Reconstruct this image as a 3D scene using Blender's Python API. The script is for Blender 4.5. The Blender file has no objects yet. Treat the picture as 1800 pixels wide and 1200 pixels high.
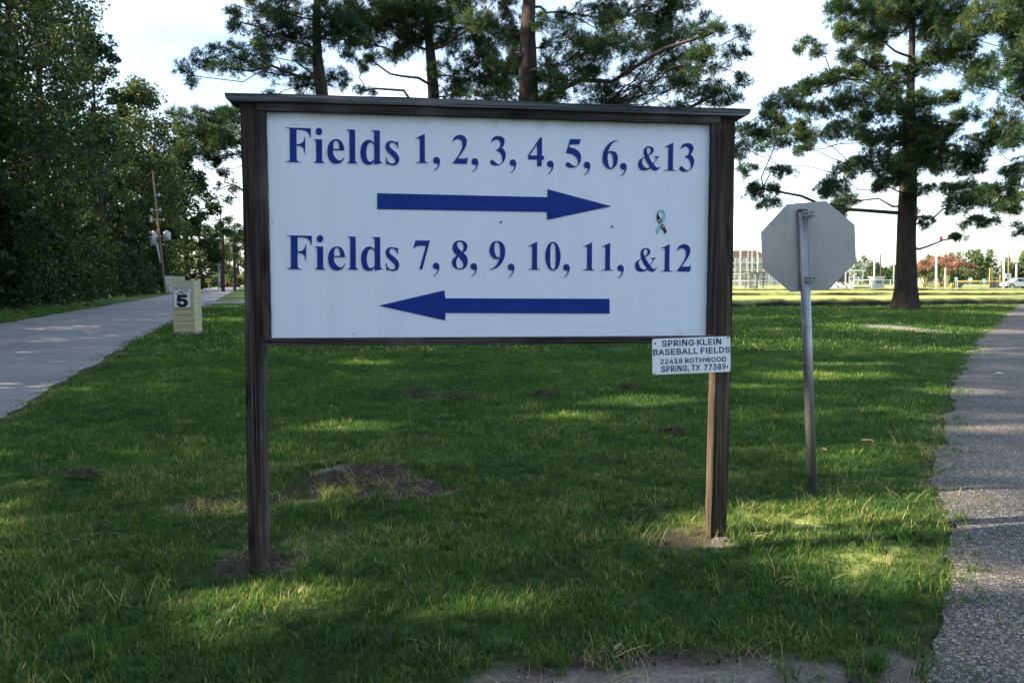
import bpy, bmesh, math, random
import numpy as np
from mathutils import Vector, Matrix

# ------------------------------------------------------------------ camera
F = 1300.0 / 1800.0 * 36.0
CAM = np.array([0.0, 0.0, 1.5])
PITCH = math.atan(108.0 / 1300.0)
scene = bpy.context.scene
cam_d = bpy.data.cameras.new("camera")
cam = bpy.data.objects.new("camera", cam_d)
scene.collection.objects.link(cam)
cam.location = CAM
cam.rotation_euler = (math.radians(90) - PITCH, 0, 0)
cam_d.lens = F
cam_d.sensor_width = 36.0
cam_d.clip_start = 0.05
cam_d.clip_end = 6000
cam_d.dof.use_dof = True
cam_d.dof.focus_distance = 4.05
cam_d.dof.aperture_fstop = 6.5
scene.camera = cam

# ------------------------------------------------------------------ light
SUN_EL = math.radians(24)
SUN_AZ = math.radians(91)          # degrees to the left of the view direction
S = np.array([-math.cos(SUN_EL) * math.sin(SUN_AZ), math.cos(SUN_EL) * math.cos(SUN_AZ), math.sin(SUN_EL)])
world = bpy.data.worlds.new("World")
scene.world = world
world.use_nodes = True
wn = world.node_tree
wn.nodes.clear()
wo = wn.nodes.new('ShaderNodeOutputWorld')
bg = wn.nodes.new('ShaderNodeBackground')
sky = wn.nodes.new('ShaderNodeTexSky')
sky.sky_type = 'NISHITA'
sky.sun_disc = False
sky.sun_elevation = SUN_EL
sky.sun_rotation = math.atan2(S[0], S[1])
sky.air_density = 1.0
sky.dust_density = 1.6
sky.ozone_density = 1.6
bg.inputs['Strength'].default_value = 0.12
tc = wn.nodes.new('ShaderNodeTexCoord')
mp = wn.nodes.new('ShaderNodeMapping')
mp.inputs['Scale'].default_value = (1.2, 1.2, 4.5)
nz = wn.nodes.new('ShaderNodeTexNoise')
nz.inputs['Scale'].default_value = 1.7
nz.inputs['Detail'].default_value = 6
nz.inputs['Roughness'].default_value = 0.55
rp = wn.nodes.new('ShaderNodeValToRGB')
rp.color_ramp.elements[0].position = 0.38
rp.color_ramp.elements[0].color = (0, 0, 0, 1)
rp.color_ramp.elements[1].position = 0.80
rp.color_ramp.elements[1].color = (0.55, 0.55, 0.55, 1)
mx = wn.nodes.new('ShaderNodeMix')
mx.data_type = 'RGBA'
mx.inputs[7].default_value = (7.2, 7.7, 8.4, 1)
wn.links.new(tc.outputs['Generated'], mp.inputs['Vector'])
wn.links.new(mp.outputs[0], nz.inputs['Vector'])
wn.links.new(nz.outputs['Fac'], rp.inputs[0])
wn.links.new(rp.outputs[0], mx.inputs[0])
wn.links.new(sky.outputs[0], mx.inputs[6])
wn.links.new(mx.outputs[2], bg.inputs['Color'])
wn.links.new(bg.outputs[0], wo.inputs['Surface'])

sun_d = bpy.data.lights.new("sun", 'SUN')
sun_d.energy = 5.0
sun_d.angle = math.radians(0.53)
sun_d.color = (1.0, 0.86, 0.66)
sun = bpy.data.objects.new("sun", sun_d)
scene.collection.objects.link(sun)
sun.rotation_euler = Vector(S).to_track_quat('Z', 'Y').to_euler()
sun.location = (-30, 0, 30)

vs = scene.view_settings
vs.view_transform = 'Standard'
vs.look = 'None'
vs.gamma = 1.0
vs.exposure = 1.78
try:
    vs.use_curve_mapping = False
except Exception:
    pass
scene.cycles.max_bounces = 6
scene.cycles.diffuse_bounces = 3
scene.cycles.glossy_bounces = 2
scene.cycles.transmission_bounces = 4
scene.cycles.transparent_max_bounces = 8
scene.cycles.sample_clamp_indirect = 4.0
scene.cycles.use_denoising = True

# ------------------------------------------------------------------ helpers
PI = math.pi
rng = np.random.default_rng(7)
random.seed(7)
CP, SP = math.cos(PITCH), math.sin(PITCH)


def cam2w(v):
    return CAM + v[0] * np.array([1.0, 0, 0]) + v[1] * np.array([0, -SP, -CP]) + v[2] * np.array([0, CP, -SP])


def at(x, y, Y):
    """point of the place at world depth Y seen at photo position x, y"""
    d = cam2w(np.array([(x - 900) / 1300.0, (y - 600) / 1300.0, 1.0])) - CAM
    return CAM + d * (Y / d[1])


SIGN_PTS = []          # filled below


def vnoise(x, y, seed=0.0):
    """cheap smooth 2-D noise, -1..1"""
    return (np.sin(x * 1.7 + 1.3 * np.sin(y * 1.1 + seed) + seed * 2.1) + np.sin(y * 2.3 + 1.7 * np.sin(x * 0.9 - seed) + seed)
            + np.sin((x + y) * 3.1 + seed * 3.3 + np.sin(x * 2.7)) * 0.5) / 2.5


def gz(x, y):
    """height of the ground"""
    x = np.asarray(x, float)
    y = np.asarray(y, float)
    near = np.exp(-((y - 4.2) / 9.0) ** 2)
    z = (0.0 + 0.031 * np.clip(x, -4, 3.2)) * near
    z = z + 0.012 * vnoise(x * 1.3, y * 1.3, 1.0) * np.exp(-np.abs(y) / 30)
    m = np.exp(-(((x + 1.30) / 0.62) ** 2 + ((y - 5.62) / 0.30) ** 2)) * 0.12
    m = m + np.exp(-(((x + 0.55) / 0.7) ** 2 + ((y - 5.75) / 0.25) ** 2)) * 0.035
    return z + m * (1 + 0.25 * vnoise(x * 9, y * 9, 4.0))


def ground(x, y):
    """the place on the ground seen at photo position x, y"""
    d = cam2w(np.array([(x - 900) / 1300.0, (y - 600) / 1300.0, 1.0])) - CAM
    t = -CAM[2] / d[2]
    for _ in range(6):
        p = CAM + d * t
        t = (gz(p[0], p[1]) - CAM[2]) / d[2]
    return CAM + d * t


def tag(o, label=None, cat=None, group=None, kind=None):
    if label: o['label'] = label
    if cat: o['category'] = cat
    if group: o['group'] = group
    if kind: o['kind'] = kind
    return o


def empty(name, loc, rz=0.0):
    o = bpy.data.objects.new(name, None)
    o.empty_display_size = 0.3
    scene.collection.objects.link(o)
    o.location = tuple(float(v) for v in loc)
    o.rotation_euler = (0, 0, rz)
    return o


def link(name, me, mat=None, parent=None):
    o = bpy.data.objects.new(name, me)
    scene.collection.objects.link(o)
    if mat is not None:
        for m in (mat if isinstance(mat, (list, tuple)) else [mat]):
            me.materials.append(m)
    if parent is not None:
        o.parent = parent
    return o


def np_mesh(name, verts, faces, tint=None, smooth=False, mat_idx=None):
    """faces: int array (n,k), all faces with k corners"""
    me = bpy.data.meshes.new(name)
    verts = np.asarray(verts, np.float32)
    faces = np.asarray(faces, np.int32)
    n, k = faces.shape
    me.vertices.add(len(verts))
    me.vertices.foreach_set('co', verts.ravel())
    me.loops.add(n * k)
    me.loops.foreach_set('vertex_index', faces.ravel())
    me.polygons.add(n)
    me.polygons.foreach_set('loop_start', np.arange(0, n * k, k, dtype=np.int32))
    try:
        me.polygons.foreach_set('loop_total', np.full(n, k, np.int32))
    except Exception:
        pass
    if mat_idx is not None:
        me.polygons.foreach_set('material_index', np.asarray(mat_idx, np.int32))
    me.update(calc_edges=True)
    if smooth:
        me.polygons.foreach_set('use_smooth', np.ones(n, bool))
    if tint is not None:
        a = me.attributes.new('tint', 'FLOAT', 'POINT')
        a.data.foreach_set('value', np.asarray(tint, np.float32))
    return me


class MB:
    """collects simple solids in one bmesh, then links them as ONE object"""

    def __init__(self):
        self.bm = bmesh.new()

    def box(self, x0, x1, y0, y1, z0, z1, M=None):
        vs_ = [self.bm.verts.new((x, y, z)) for z in (z0, z1) for y in (y0, y1) for x in (x0, x1)]
        for f in ((0, 2, 3, 1), (4, 5, 7, 6), (0, 1, 5, 4), (2, 6, 7, 3), (0, 4, 6, 2), (1, 3, 7, 5)):
            self.bm.faces.new([vs_[i] for i in f])
        if M is not None:
            bmesh.ops.transform(self.bm, matrix=M, verts=vs_)
        return self

    def tube(self, a, b, r0, r1=None, n=12, cap=True):
        r1 = r0 if r1 is None else r1
        a = Vector(a); b = Vector(b)
        q = (b - a).to_track_quat('Z', 'Y')
        A, B = [], []
        for i in range(n):
            t = 2 * PI * i / n
            v = Vector((math.cos(t), math.sin(t), 0))
            A.append(self.bm.verts.new(a + q @ (v * r0)))
            B.append(self.bm.verts.new(b + q @ (v * r1)))
        for i in range(n):
            f = self.bm.faces.new((A[i], A[(i + 1) % n], B[(i + 1) % n], B[i]))
            f.smooth = n > 6
        if cap:
            self.bm.faces.new(A[::-1]); self.bm.faces.new(B)
        return self

    def prism(self, pts, y0, y1):
        """polygon in x,z extruded along y"""
        A = [self.bm.verts.new((x, y0, z)) for x, z in pts]
        B = [self.bm.verts.new((x, y1, z)) for x, z in pts]
        n = len(pts)
        self.bm.faces.new(A); self.bm.faces.new(B[::-1])
        for i in range(n):
            self.bm.faces.new((A[i], B[i], B[(i + 1) % n], A[(i + 1) % n]))
        return self

    def bevel(self, w, seg=2):
        es = [e for e in self.bm.edges if e.calc_length() > w * 2.5 and (len(e.link_faces) != 2 or e.calc_face_angle(0) > 0.6)]
        bmesh.ops.bevel(self.bm, geom=es, offset=w, segments=seg, affect='EDGES', profile=0.6, clamp_overlap=True)
        return self

    def cut(self, axis, n, lo, hi):
        """extra cross sections so that long members can be bent a little"""
        for i in range(1, n):
            co = [0, 0, 0]; no = [0, 0, 0]
            co[axis] = lo + (hi - lo) * i / n; no[axis] = 1
            bmesh.ops.bisect_plane(self.bm, geom=self.bm.verts[:] + self.bm.edges[:] + self.bm.faces[:], plane_co=co, plane_no=no)
        return self

    def warp(self, f):
        for v in self.bm.verts:
            v.co = Vector(f(*v.co))
        return self

    def build(self, name, mat, parent=None):
        bmesh.ops.recalc_face_normals(self.bm, faces=self.bm.faces[:])
        me = bpy.data.meshes.new(name)
        self.bm.to_mesh(me)
        self.bm.free()
        return link(name, me, mat, parent)


# ------------------------------------------------------------------ materials
def mat(name, color=(0.5, 0.5, 0.5), rough=0.8, metal=0.0, spec=0.3):
    m = bpy.data.materials.new(name)
    m.use_nodes = True
    b = m.node_tree.nodes['Principled BSDF']
    b.inputs['Base Color'].default_value = (*color, 1)
    b.inputs['Roughness'].default_value = rough
    b.inputs['Metallic'].default_value = metal
    b.inputs['Specular IOR Level'].default_value = spec
    return m


def N(m, t, **kw):
    n = m.node_tree.nodes.new(t)
    for k, v in kw.items():
        if k.startswith('i_'):
            n.inputs[k[2:].replace('_', ' ')].default_value = v
        else:
            setattr(n, k, v)
    return n


def L(m, a, b):
    m.node_tree.links.new(a, b)


def ramp(m, src, stops):
    r = N(m, 'ShaderNodeValToRGB')
    e = r.color_ramp.elements
    while len(e) < len(stops):
        e.new(0.5)
    for i, (p, c) in enumerate(stops):
        e[i].position = p
        e[i].color = (*c, 1) if len(c) == 3 else c
    L(m, src, r.inputs[0])
    return r.outputs[0]


def coords(m, scale=(1, 1, 1), kind='Object'):
    t = N(m, 'ShaderNodeTexCoord')
    p = N(m, 'ShaderNodeMapping')
    p.inputs['Scale'].default_value = scale
    L(m, t.outputs[kind], p.inputs['Vector'])
    return p.outputs[0]


def noise(m, vec, scale, detail=5, rough=0.55, dist=0.0):
    n = N(m, 'ShaderNodeTexNoise')
    n.inputs['Scale'].default_value = scale
    n.inputs['Detail'].default_value = detail
    n.inputs['Roughness'].default_value = rough
    n.inputs['Distortion'].default_value = dist
    if vec is not None:
        L(m, vec, n.inputs['Vector'])
    return n.outputs['Fac']


def mixc(m, fac, a, b, mode='MIX'):
    x = N(m, 'ShaderNodeMix')
    x.data_type = 'RGBA'
    x.blend_type = mode
    for sock, v in ((x.inputs[0], fac), (x.inputs[6], a), (x.inputs[7], b)):
        if isinstance(v, (int, float)):
            sock.default_value = v
        elif isinstance(v, tuple):
            sock.default_value = (*v, 1) if len(v) == 3 else v
        else:
            L(m, v, sock)
    return x.outputs[2]


def bump(m, h, strength=0.4, dist=0.01):
    b = N(m, 'ShaderNodeBump')
    b.inputs['Strength'].default_value = strength
    b.inputs['Distance'].default_value = dist
    L(m, h, b.inputs['Height'])
    L(m, b.outputs[0], bsdf(m).inputs['Normal'])


def bsdf(m):
    return m.node_tree.nodes['Principled BSDF']


def setc(m, c):
    L(m, c, bsdf(m).inputs['Base Color'])


def attr(m, name, typ='GEOMETRY'):
    a = N(m, 'ShaderNodeAttribute')
    a.attribute_name = name
    a.attribute_type = typ
    return a.outputs['Fac']


def noisy(name, c1, c2, scale=6, rough=0.85, bs=0.2, metal=0.0, spec=0.3, bd=0.01, sc=(1, 1, 1)):
    m = mat(name, c1, rough, metal, spec)
    v = coords(m, sc)
    n = noise(m, v, scale)
    setc(m, ramp(m, n, [(0.3, c1), (0.7, c2)]))
    if bs:
        bump(m, noise(m, v, scale * 6), bs, bd)
    return m


def wood_mat(name, along, dark, mid, light, warm=0.0):
    """weathered sawn timber; along = axis of the grain"""
    m = mat(name, mid, 0.88, 0, 0.2)
    s = [9.0, 9.0, 9.0]
    s[along] = 0.55
    v = coords(m, tuple(s))
    big = noise(m, v, 1.6, 4, 0.6, 0.8)
    s2 = [70.0, 70.0, 70.0]
    s2[along] = 1.6
    v2 = coords(m, tuple(s2))
    fine = noise(m, v2, 1.2, 4, 0.65, 0.3)
    c = ramp(m, big, [(0.3, dark), (0.52, mid), (0.75, light)])
    g = ramp(m, fine, [(0.36, (0.32, 0.31, 0.31)), (0.5, (0.85, 0.85, 0.85)), (0.68, (1.35, 1.33, 1.3))])
    c = mixc(m, 1.0, c, g, 'MULTIPLY')
    v3 = coords(m, (1, 1, 1))
    patch = noise(m, v3, 3.1, 3, 0.5)
    c = mixc(m, ramp(m, patch, [(0.55, (0, 0, 0)), (0.8, (0.4, 0.4, 0.4))]), c, (0.20, 0.19, 0.185), 'MIX') if warm == 0 else c
    vo = N(m, 'ShaderNodeTexVoronoi')
    s3 = [11.0, 11.0, 11.0]
    s3[along] = 3.2
    L(m, coords(m, tuple(s3)), vo.inputs['Vector'])
    vo.inputs['Scale'].default_value = 0.5
    knot = ramp(m, vo.outputs['Distance'], [(0.06, (0.12, 0.10, 0.09)), (0.17, (1, 1, 1))])
    c = mixc(m, 0.8, c, knot, 'MULTIPLY')
    s4 = [150.0, 150.0, 150.0]
    s4[along] = 1.1
    cr = noise(m, coords(m, tuple(s4)), 0.8, 3, 0.5)
    c = mixc(m, 1.0, c, ramp(m, cr, [(0.33, (0.10, 0.09, 0.09)), (0.38, (1, 1, 1)), (0.63, (1, 1, 1)), (0.70, (2.1, 2.0, 1.95))]), 'MULTIPLY')
    setc(m, c)
    bump(m, fine, 0.75, 0.004)
    return m


M = {}
M['wood_z'] = wood_mat('weathered_post_timber', 2, (0.020, 0.015, 0.013), (0.048, 0.037, 0.031), (0.105, 0.084, 0.072))
M['wood_z2'] = wood_mat('weathered_batten_timber', 2, (0.022, 0.017, 0.016), (0.048, 0.037, 0.034), (0.10, 0.08, 0.074))
M['wood_x'] = wood_mat('weathered_rail_timber', 0, (0.03, 0.024, 0.022), (0.06, 0.048, 0.045), (0.12, 0.10, 0.095))
M['wood_cap'] = wood_mat('grey_cap_timber', 0, (0.045, 0.045, 0.05), (0.085, 0.085, 0.092), (0.15, 0.15, 0.16))
M['wood_post_r'] = wood_mat('tan_weathered_post_timber', 2, (0.020, 0.015, 0.011), (0.048, 0.037, 0.026), (0.13, 0.103, 0.062))

m = mat('white_painted_sheet', (0.70, 0.73, 0.79), 0.45, 0, 0.35)
v = coords(m)
st = noise(m, coords(m, (5, 5, 0.7)), 2.0, 5, 0.6)
c = mixc(m, ramp(m, st, [(0.42, (0, 0, 0)), (0.7, (0.6, 0.6, 0.6))]), (0.67, 0.71, 0.80), (0.61, 0.655, 0.75))
sx = N(m, 'ShaderNodeSeparateXYZ')
L(m, v, sx.inputs[0])
ma = N(m, 'ShaderNodeMath', operation='MULTIPLY_ADD')
L(m, noise(m, coords(m, (6, 6, 2)), 1.5, 5), ma.inputs[0]); ma.inputs[1].default_value = 0.10; L(m, sx.outputs[2], ma.inputs[2])
edge = ramp(m, ma.outputs[0], [(0.0, (0, 0, 0)), (1, (1, 1, 1))])
mr = N(m, 'ShaderNodeMapRange')
mr.inputs['From Min'].default_value = 2.335; mr.inputs['From Max'].default_value = 2.41
L(m, ma.outputs[0], mr.inputs['Value'])
c = mixc(m, mr.outputs[0], c, (0.40, 0.36, 0.30))
sp = ramp(m, noise(m, v, 38, 2, 0.5), [(0.76, (0, 0, 0)), (0.80, (0.5, 0.5, 0.5))])
c = mixc(m, sp, c, (0.45, 0.46, 0.48))
setc(m, c)
bump(m, noise(m, coords(m, (1, 1, 1)), 2.2, 2), 0.12, 0.02)
M['panel'] = m

m = mat('blue_vinyl', (0.010, 0.030, 0.20), 0.5, 0, 0.12)
n1 = noise(m, coords(m, (3, 3, 8)), 1.6, 6, 0.65)
setc(m, ramp(m, n1, [(0.35, (0.005, 0.024, 0.18)), (0.62, (0.008, 0.036, 0.225)), (0.8, (0.025, 0.07, 0.30))]))
M['blue'] = m
M['navy'] = mat('navy_vinyl', (0.008, 0.018, 0.11), 0.4)
M['sheet'] = noisy('white_address_sheet', (0.76, 0.77, 0.79), (0.68, 0.70, 0.73), 5, 0.35, 0.0, spec=0.45)
M['teal'] = mat('teal_vinyl', (0.20, 0.46, 0.48), 0.4)
M['black'] = noisy('black_vinyl', (0.010, 0.011, 0.014), (0.018, 0.018, 0.022), 6, 0.5, 0)
M['white'] = noisy('white_paint', (0.78, 0.78, 0.77), (0.66, 0.66, 0.65), 4, 0.5, 0.05)
M['screw'] = noisy('dark_screw', (0.05, 0.05, 0.055), (0.10, 0.10, 0.10), 50, 0.45, 0, 0.8)
m = noisy('galvanised_steel', (0.20, 0.21, 0.23), (0.29, 0.30, 0.32), 9, 0.42, 0.06, 0.75, 0.4, sc=(1, 1, 0.5))
M['galv'] = m
m = mat('bare_aluminium', (0.5, 0.5, 0.5), 0.42, 0.85, 0.4)
n1 = noise(m, coords(m, (2.5, 2.5, 0.7)), 2.5, 4, 0.5)
setc(m, ramp(m, n1, [(0.3, (0.27, 0.275, 0.29)), (0.7, (0.34, 0.34, 0.35))]))
rr = ramp(m, noise(m, coords(m, (14, 14, 1.2)), 2, 4), [(0.3, (0.42, 0.42, 0.42)), (0.7, (0.50, 0.50, 0.50))])
L(m, rr, bsdf(m).inputs['Roughness'])
bump(m, noise(m, coords(m), 2.0, 1), 0.25, 0.02)
M['alu'] = m
M['red'] = noisy('red_sheeting', (0.35, 0.012, 0.014), (0.42, 0.02, 0.02), 3, 0.4, 0)
M['siding'] = noisy('cream_siding', (0.46, 0.40, 0.24), (0.38, 0.33, 0.20), 4, 0.65, 0.1)
M['trim'] = noisy('cream_trim', (0.46, 0.42, 0.28), (0.38, 0.345, 0.23), 5, 0.6, 0.1)
M['concrete'] = noisy('concrete', (0.33, 0.32, 0.29), (0.22, 0.215, 0.20), 8, 0.9, 0.4)
M['pole'] = noisy('creosoted_pole', (0.15, 0.105, 0.08), (0.26, 0.18, 0.13), 3, 0.9, 0.3, sc=(6, 6, 0.5))
M['greymetal'] = noisy('grey_painted_metal', (0.42, 0.44, 0.46), (0.34, 0.36, 0.38), 4, 0.5, 0)
M['fencewood'] = noisy('grey_fence_board', (0.22, 0.20, 0.18), (0.33, 0.30, 0.27), 3, 0.9, 0.3, sc=(6, 6, 0.6))
M['yellow'] = noisy('yellow_paint', (0.42, 0.31, 0.07), (0.36, 0.27, 0.07), 4, 0.5, 0)
M['brick'] = None
m = mat('salmon_brick', (0.40, 0.20, 0.14), 0.9)
bt = N(m, 'ShaderNodeTexBrick')
L(m, coords(m, (1, 1, 1)), bt.inputs['Vector'])
bt.inputs['Scale'].default_value = 2.0
bt.inputs['Color1'].default_value = (0.42, 0.21, 0.15, 1)
bt.inputs['Color2'].default_value = (0.34, 0.17, 0.12, 1)
bt.inputs['Mortar'].default_value = (0.42, 0.36, 0.32, 1)
setc(m, bt.outputs['Color'])
M['brick'] = m
M['tan'] = noisy('tan_stucco', (0.52, 0.42, 0.28), (0.46, 0.37, 0.25), 2, 0.9, 0.1)
M['roof'] = noisy('brown_shingle', (0.20, 0.14, 0.11), (0.28, 0.19, 0.15), 5, 0.9, 0.2)
M['darkroof'] = noisy('dark_canopy', (0.05, 0.05, 0.055), (0.09, 0.09, 0.09), 3, 0.7, 0)
M['glass'] = mat('window_glass', (0.05, 0.06, 0.07), 0.08, 0, 0.6)
M['silver'] = noisy('silver_car_paint', (0.45, 0.46, 0.47), (0.50, 0.51, 0.52), 3, 0.28, 0, 0.7)
M['rubber'] = noisy('tyre_rubber', (0.018, 0.018, 0.019), (0.03, 0.03, 0.03), 8, 0.85, 0)
M['lamp'] = mat('lamp_lens', (0.7, 0.7, 0.72), 0.15)
M['taillight'] = mat('red_lens', (0.4, 0.02, 0.02), 0.2)
M['ltblue'] = noisy('pale_blue_board', (0.45, 0.58, 0.68), (0.52, 0.63, 0.72), 3, 0.5, 0)


def leaf_mat(name, stops, trans=0.35, rough=0.55):
    m = mat(name, stops[0][1], rough, 0, 0.25)
    a = attr(m, 'tint')
    c = ramp(m, a, stops)
    setc(m, c)
    tr = N(m, 'ShaderNodeBsdfTranslucent')
    c2 = mixc(m, 1.0, c, (1.5, 1.6, 0.7), 'MULTIPLY')
    L(m, c2, tr.inputs['Color'])
    mx_ = N(m, 'ShaderNodeMixShader')
    mx_.inputs[0].default_value = trans
    L(m, bsdf(m).outputs[0], mx_.inputs[1])
    L(m, tr.outputs[0], mx_.inputs[2])
    out = [n for n in m.node_tree.nodes if n.type == 'OUTPUT_MATERIAL'][0]
    L(m, mx_.outputs[0], out.inputs['Surface'])
    return m


M['needle'] = leaf_mat('pine_needles', [(0.0, (0.014, 0.038, 0.022)), (0.5, (0.034, 0.074, 0.030)), (0.8, (0.12, 0.165, 0.035)), (1.0, (0.17, 0.13, 0.05))], 0.25)
M['leaf'] = leaf_mat('broad_leaves', [(0.0, (0.009, 0.023, 0.009)), (0.5, (0.020, 0.046, 0.014)), (0.85, (0.085, 0.115, 0.028)), (1.0, (0.16, 0.13, 0.035))], 0.3)
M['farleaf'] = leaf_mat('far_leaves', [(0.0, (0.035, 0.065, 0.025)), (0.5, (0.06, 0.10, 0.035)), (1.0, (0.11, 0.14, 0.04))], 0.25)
M['blossom'] = leaf_mat('crape_myrtle_blossom', [(0.0, (0.05, 0.09, 0.03)), (0.35, (0.09, 0.12, 0.05)), (0.4, (0.36, 0.12, 0.11)), (1.0, (0.46, 0.17, 0.17))], 0.25)
M['bark'] = noisy('pine_bark', (0.020, 0.016, 0.014), (0.065, 0.048, 0.039), 2.2, 0.95, 1.0, bd=0.06, sc=(3, 3, 0.9))
M['limb'] = noisy('branch_bark', (0.035, 0.027, 0.023), (0.11, 0.08, 0.064), 3, 0.95, 0.6, bd=0.02, sc=(2, 2, 2))

# grass blades: colour from a per-instance tint and a per-blade tint
m = mat('grass_blades', (0.04, 0.09, 0.02), 0.5, 0, 0.3)
a1 = attr(m, 'gt', 'INSTANCER')
a2 = attr(m, 'tint')
ad = N(m, 'ShaderNodeMath', operation='ADD')
L(m, a1, ad.inputs[0]); L(m, a2, ad.inputs[1])
c = ramp(m, ad.outputs[0], [(0.0, (0.014, 0.055, 0.012)), (0.30, (0.040, 0.100, 0.017)), (0.60, (0.085, 0.160, 0.025)), (0.78, (0.20, 0.245, 0.05)), (1.0, (0.46, 0.37, 0.19))])
setc(m, c)
tr = N(m, 'ShaderNodeBsdfTranslucent')
L(m, mixc(m, 1.0, c, (1.5, 1.7, 0.6), 'MULTIPLY'), tr.inputs['Color'])
mxs = N(m, 'ShaderNodeMixShader')
mxs.inputs[0].default_value = 0.35
L(m, bsdf(m).outputs[0], mxs.inputs[1]); L(m, tr.outputs[0], mxs.inputs[2])
L(m, mxs.outputs[0], [n for n in m.node_tree.nodes if n.type == 'OUTPUT_MATERIAL'][0].inputs['Surface'])
M['grass'] = m

# ground: soil under turf, bare dirt and pale sand where the attributes say so
m = mat('ground_surface', (0.05, 0.08, 0.03), 0.95, 0, 0.15)
v = coords(m)
big = noise(m, v, 0.22, 5, 0.6)
fin = noise(m, v, 7.0, 6, 0.7)
turf = mixc(m, big, (0.038, 0.080, 0.016), (0.075, 0.125, 0.026))
turf = mixc(m, 1.0, turf, ramp(m, fin, [(0.3, (0.45, 0.45, 0.45)), (0.7, (1.3, 1.3, 1.2))]), 'MULTIPLY')
soil = ramp(m, noise(m, v, 26, 6, 0.75), [(0.3, (0.020, 0.015, 0.011)), (0.55, (0.058, 0.043, 0.033)), (0.8, (0.13, 0.10, 0.08))])
sand = ramp(m, noise(m, v, 45, 6, 0.8), [(0.3, (0.13, 0.105, 0.085)), (0.5, (0.26, 0.22, 0.185)), (0.75, (0.48, 0.43, 0.37))])
dry_sunlit = attr(m, 'dry')
turf = mixc(m, dry_sunlit, turf, mixc(m, noise(m, coords(m, (0.25, 1.2, 1)), 0.5, 5), (0.27, 0.33, 0.08), (0.46, 0.46, 0.16)))
c = mixc(m, attr(m, 'dirt'), turf, soil)
c = mixc(m, attr(m, 'sand'), c, sand)
setc(m, c)
bump(m, noise(m, v, 30, 6, 0.75), 0.9, 0.02)
M['ground'] = m

# tarmac and chip seal
m = mat('asphalt', (0.22, 0.22, 0.23), 0.9, 0, 0.25)
v = coords(m)
c = ramp(m, noise(m, v, 0.5, 6, 0.65), [(0.3, (0.17, 0.168, 0.17)), (0.7, (0.28, 0.275, 0.27))])
c = mixc(m, 1.0, c, ramp(m, noise(m, v, 45, 3, 0.7), [(0.3, (0.7, 0.7, 0.7)), (0.7, (1.2, 1.2, 1.2))]), 'MULTIPLY')
mg = N(m, 'ShaderNodeTexVoronoi'); mg.feature = 'DISTANCE_TO_EDGE'; mg.inputs['Scale'].default_value = 0.35
wv = N(m, 'ShaderNodeVectorMath', operation='ADD')
nn = N(m, 'ShaderNodeTexNoise'); nn.inputs['Scale'].default_value = 1.2; nn.inputs['Detail'].default_value = 5; L(m, v, nn.inputs['Vector'])
L(m, v, wv.inputs[0]); L(m, nn.outputs['Color'], wv.inputs[1]); L(m, wv.outputs[0], mg.inputs['Vector'])
c = mixc(m, 1.0, c, ramp(m, mg.outputs[0], [(0.0, (0.82, 0.82, 0.82)), (0.012, (1, 1, 1))]), 'MULTIPLY')
setc(m, c)
bump(m, noise(m, v, 60, 3, 0.8), 0.5, 0.01)
M['asphalt'] = m
m = mat('chip_seal', (0.2, 0.19, 0.18), 0.9, 0, 0.25)
v = coords(m)
vo = N(m, 'ShaderNodeTexVoronoi'); vo.inputs['Scale'].default_value = 120; L(m, v, vo.inputs['Vector'])
sr = N(m, 'ShaderNodeSeparateColor'); L(m, vo.outputs['Color'], sr.inputs[0])
chips = ramp(m, sr.outputs[0], [(0.0, (0.055, 0.055, 0.056)), (0.45, (0.13, 0.125, 0.12)), (0.8, (0.23, 0.21, 0.195)), (1.0, (0.50, 0.47, 0.44))])
c = mixc(m, 1.0, chips, ramp(m, vo.outputs['Distance'], [(0.15, (1.15, 1.15, 1.15)), (0.6, (0.35, 0.35, 0.35))]), 'MULTIPLY')
c = mixc(m, ramp(m, noise(m, v, 0.8, 6, 0.65), [(0.42, (0, 0, 0)), (0.66, (0.85, 0.85, 0.85))]), c, mixc(m, 1.0, chips, (1.25, 1.08, 0.92), 'MULTIPLY'))
c = mixc(m, ramp(m, noise(m, v, 2.7, 5, 0.6), [(0.56, (0, 0, 0)), (0.72, (0.6, 0.6, 0.6))]), c, (0.13, 0.10, 0.08))
setc(m, c)
bump(m, vo.outputs['Distance'], 0.8, 0.006)
M['chip'] = m
m = mat('pebbles', (0.3, 0.28, 0.26), 0.8, 0, 0.3)
g_ = attr(m, 'gt', 'INSTANCER')
setc(m, ramp(m, g_, [(0.0, (0.06, 0.058, 0.057)), (0.4, (0.15, 0.135, 0.12)), (0.75, (0.28, 0.25, 0.22)), (1.0, (0.60, 0.57, 0.54))]))
M['pebble'] = m
m = mat('earth_bank', (0.06, 0.045, 0.035), 0.95, 0, 0.15)
ge = N(m, 'ShaderNodeNewGeometry'); sx = N(m, 'ShaderNodeSeparateXYZ'); L(m, ge.outputs['Normal'], sx.inputs[0])
soil = ramp(m, noise(m, coords(m, (1, 1, 3)), 3, 6, 0.7), [(0.35, (0.014, 0.012, 0.010)), (0.6, (0.040, 0.033, 0.027)), (0.8, (0.10, 0.09, 0.075))])
grs = ramp(m, noise(m, coords(m), 1.5, 6, 0.7), [(0.35, (0.12, 0.17, 0.04)), (0.65, (0.40, 0.38, 0.15))])
setc(m, mixc(m, ramp(m, sx.outputs[2], [(0.55, (0, 0, 0)), (0.8, (1, 1, 1))]), soil, grs))
M['bank'] = m
M['leafdry'] = noisy('dry_leaf', (0.20, 0.13, 0.075), (0.34, 0.24, 0.15), 30, 0.8, 0.2)
M['stone'] = noisy('pale_stone', (0.15, 0.135, 0.115), (0.08, 0.07, 0.06), 20, 0.9, 0.5)

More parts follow.
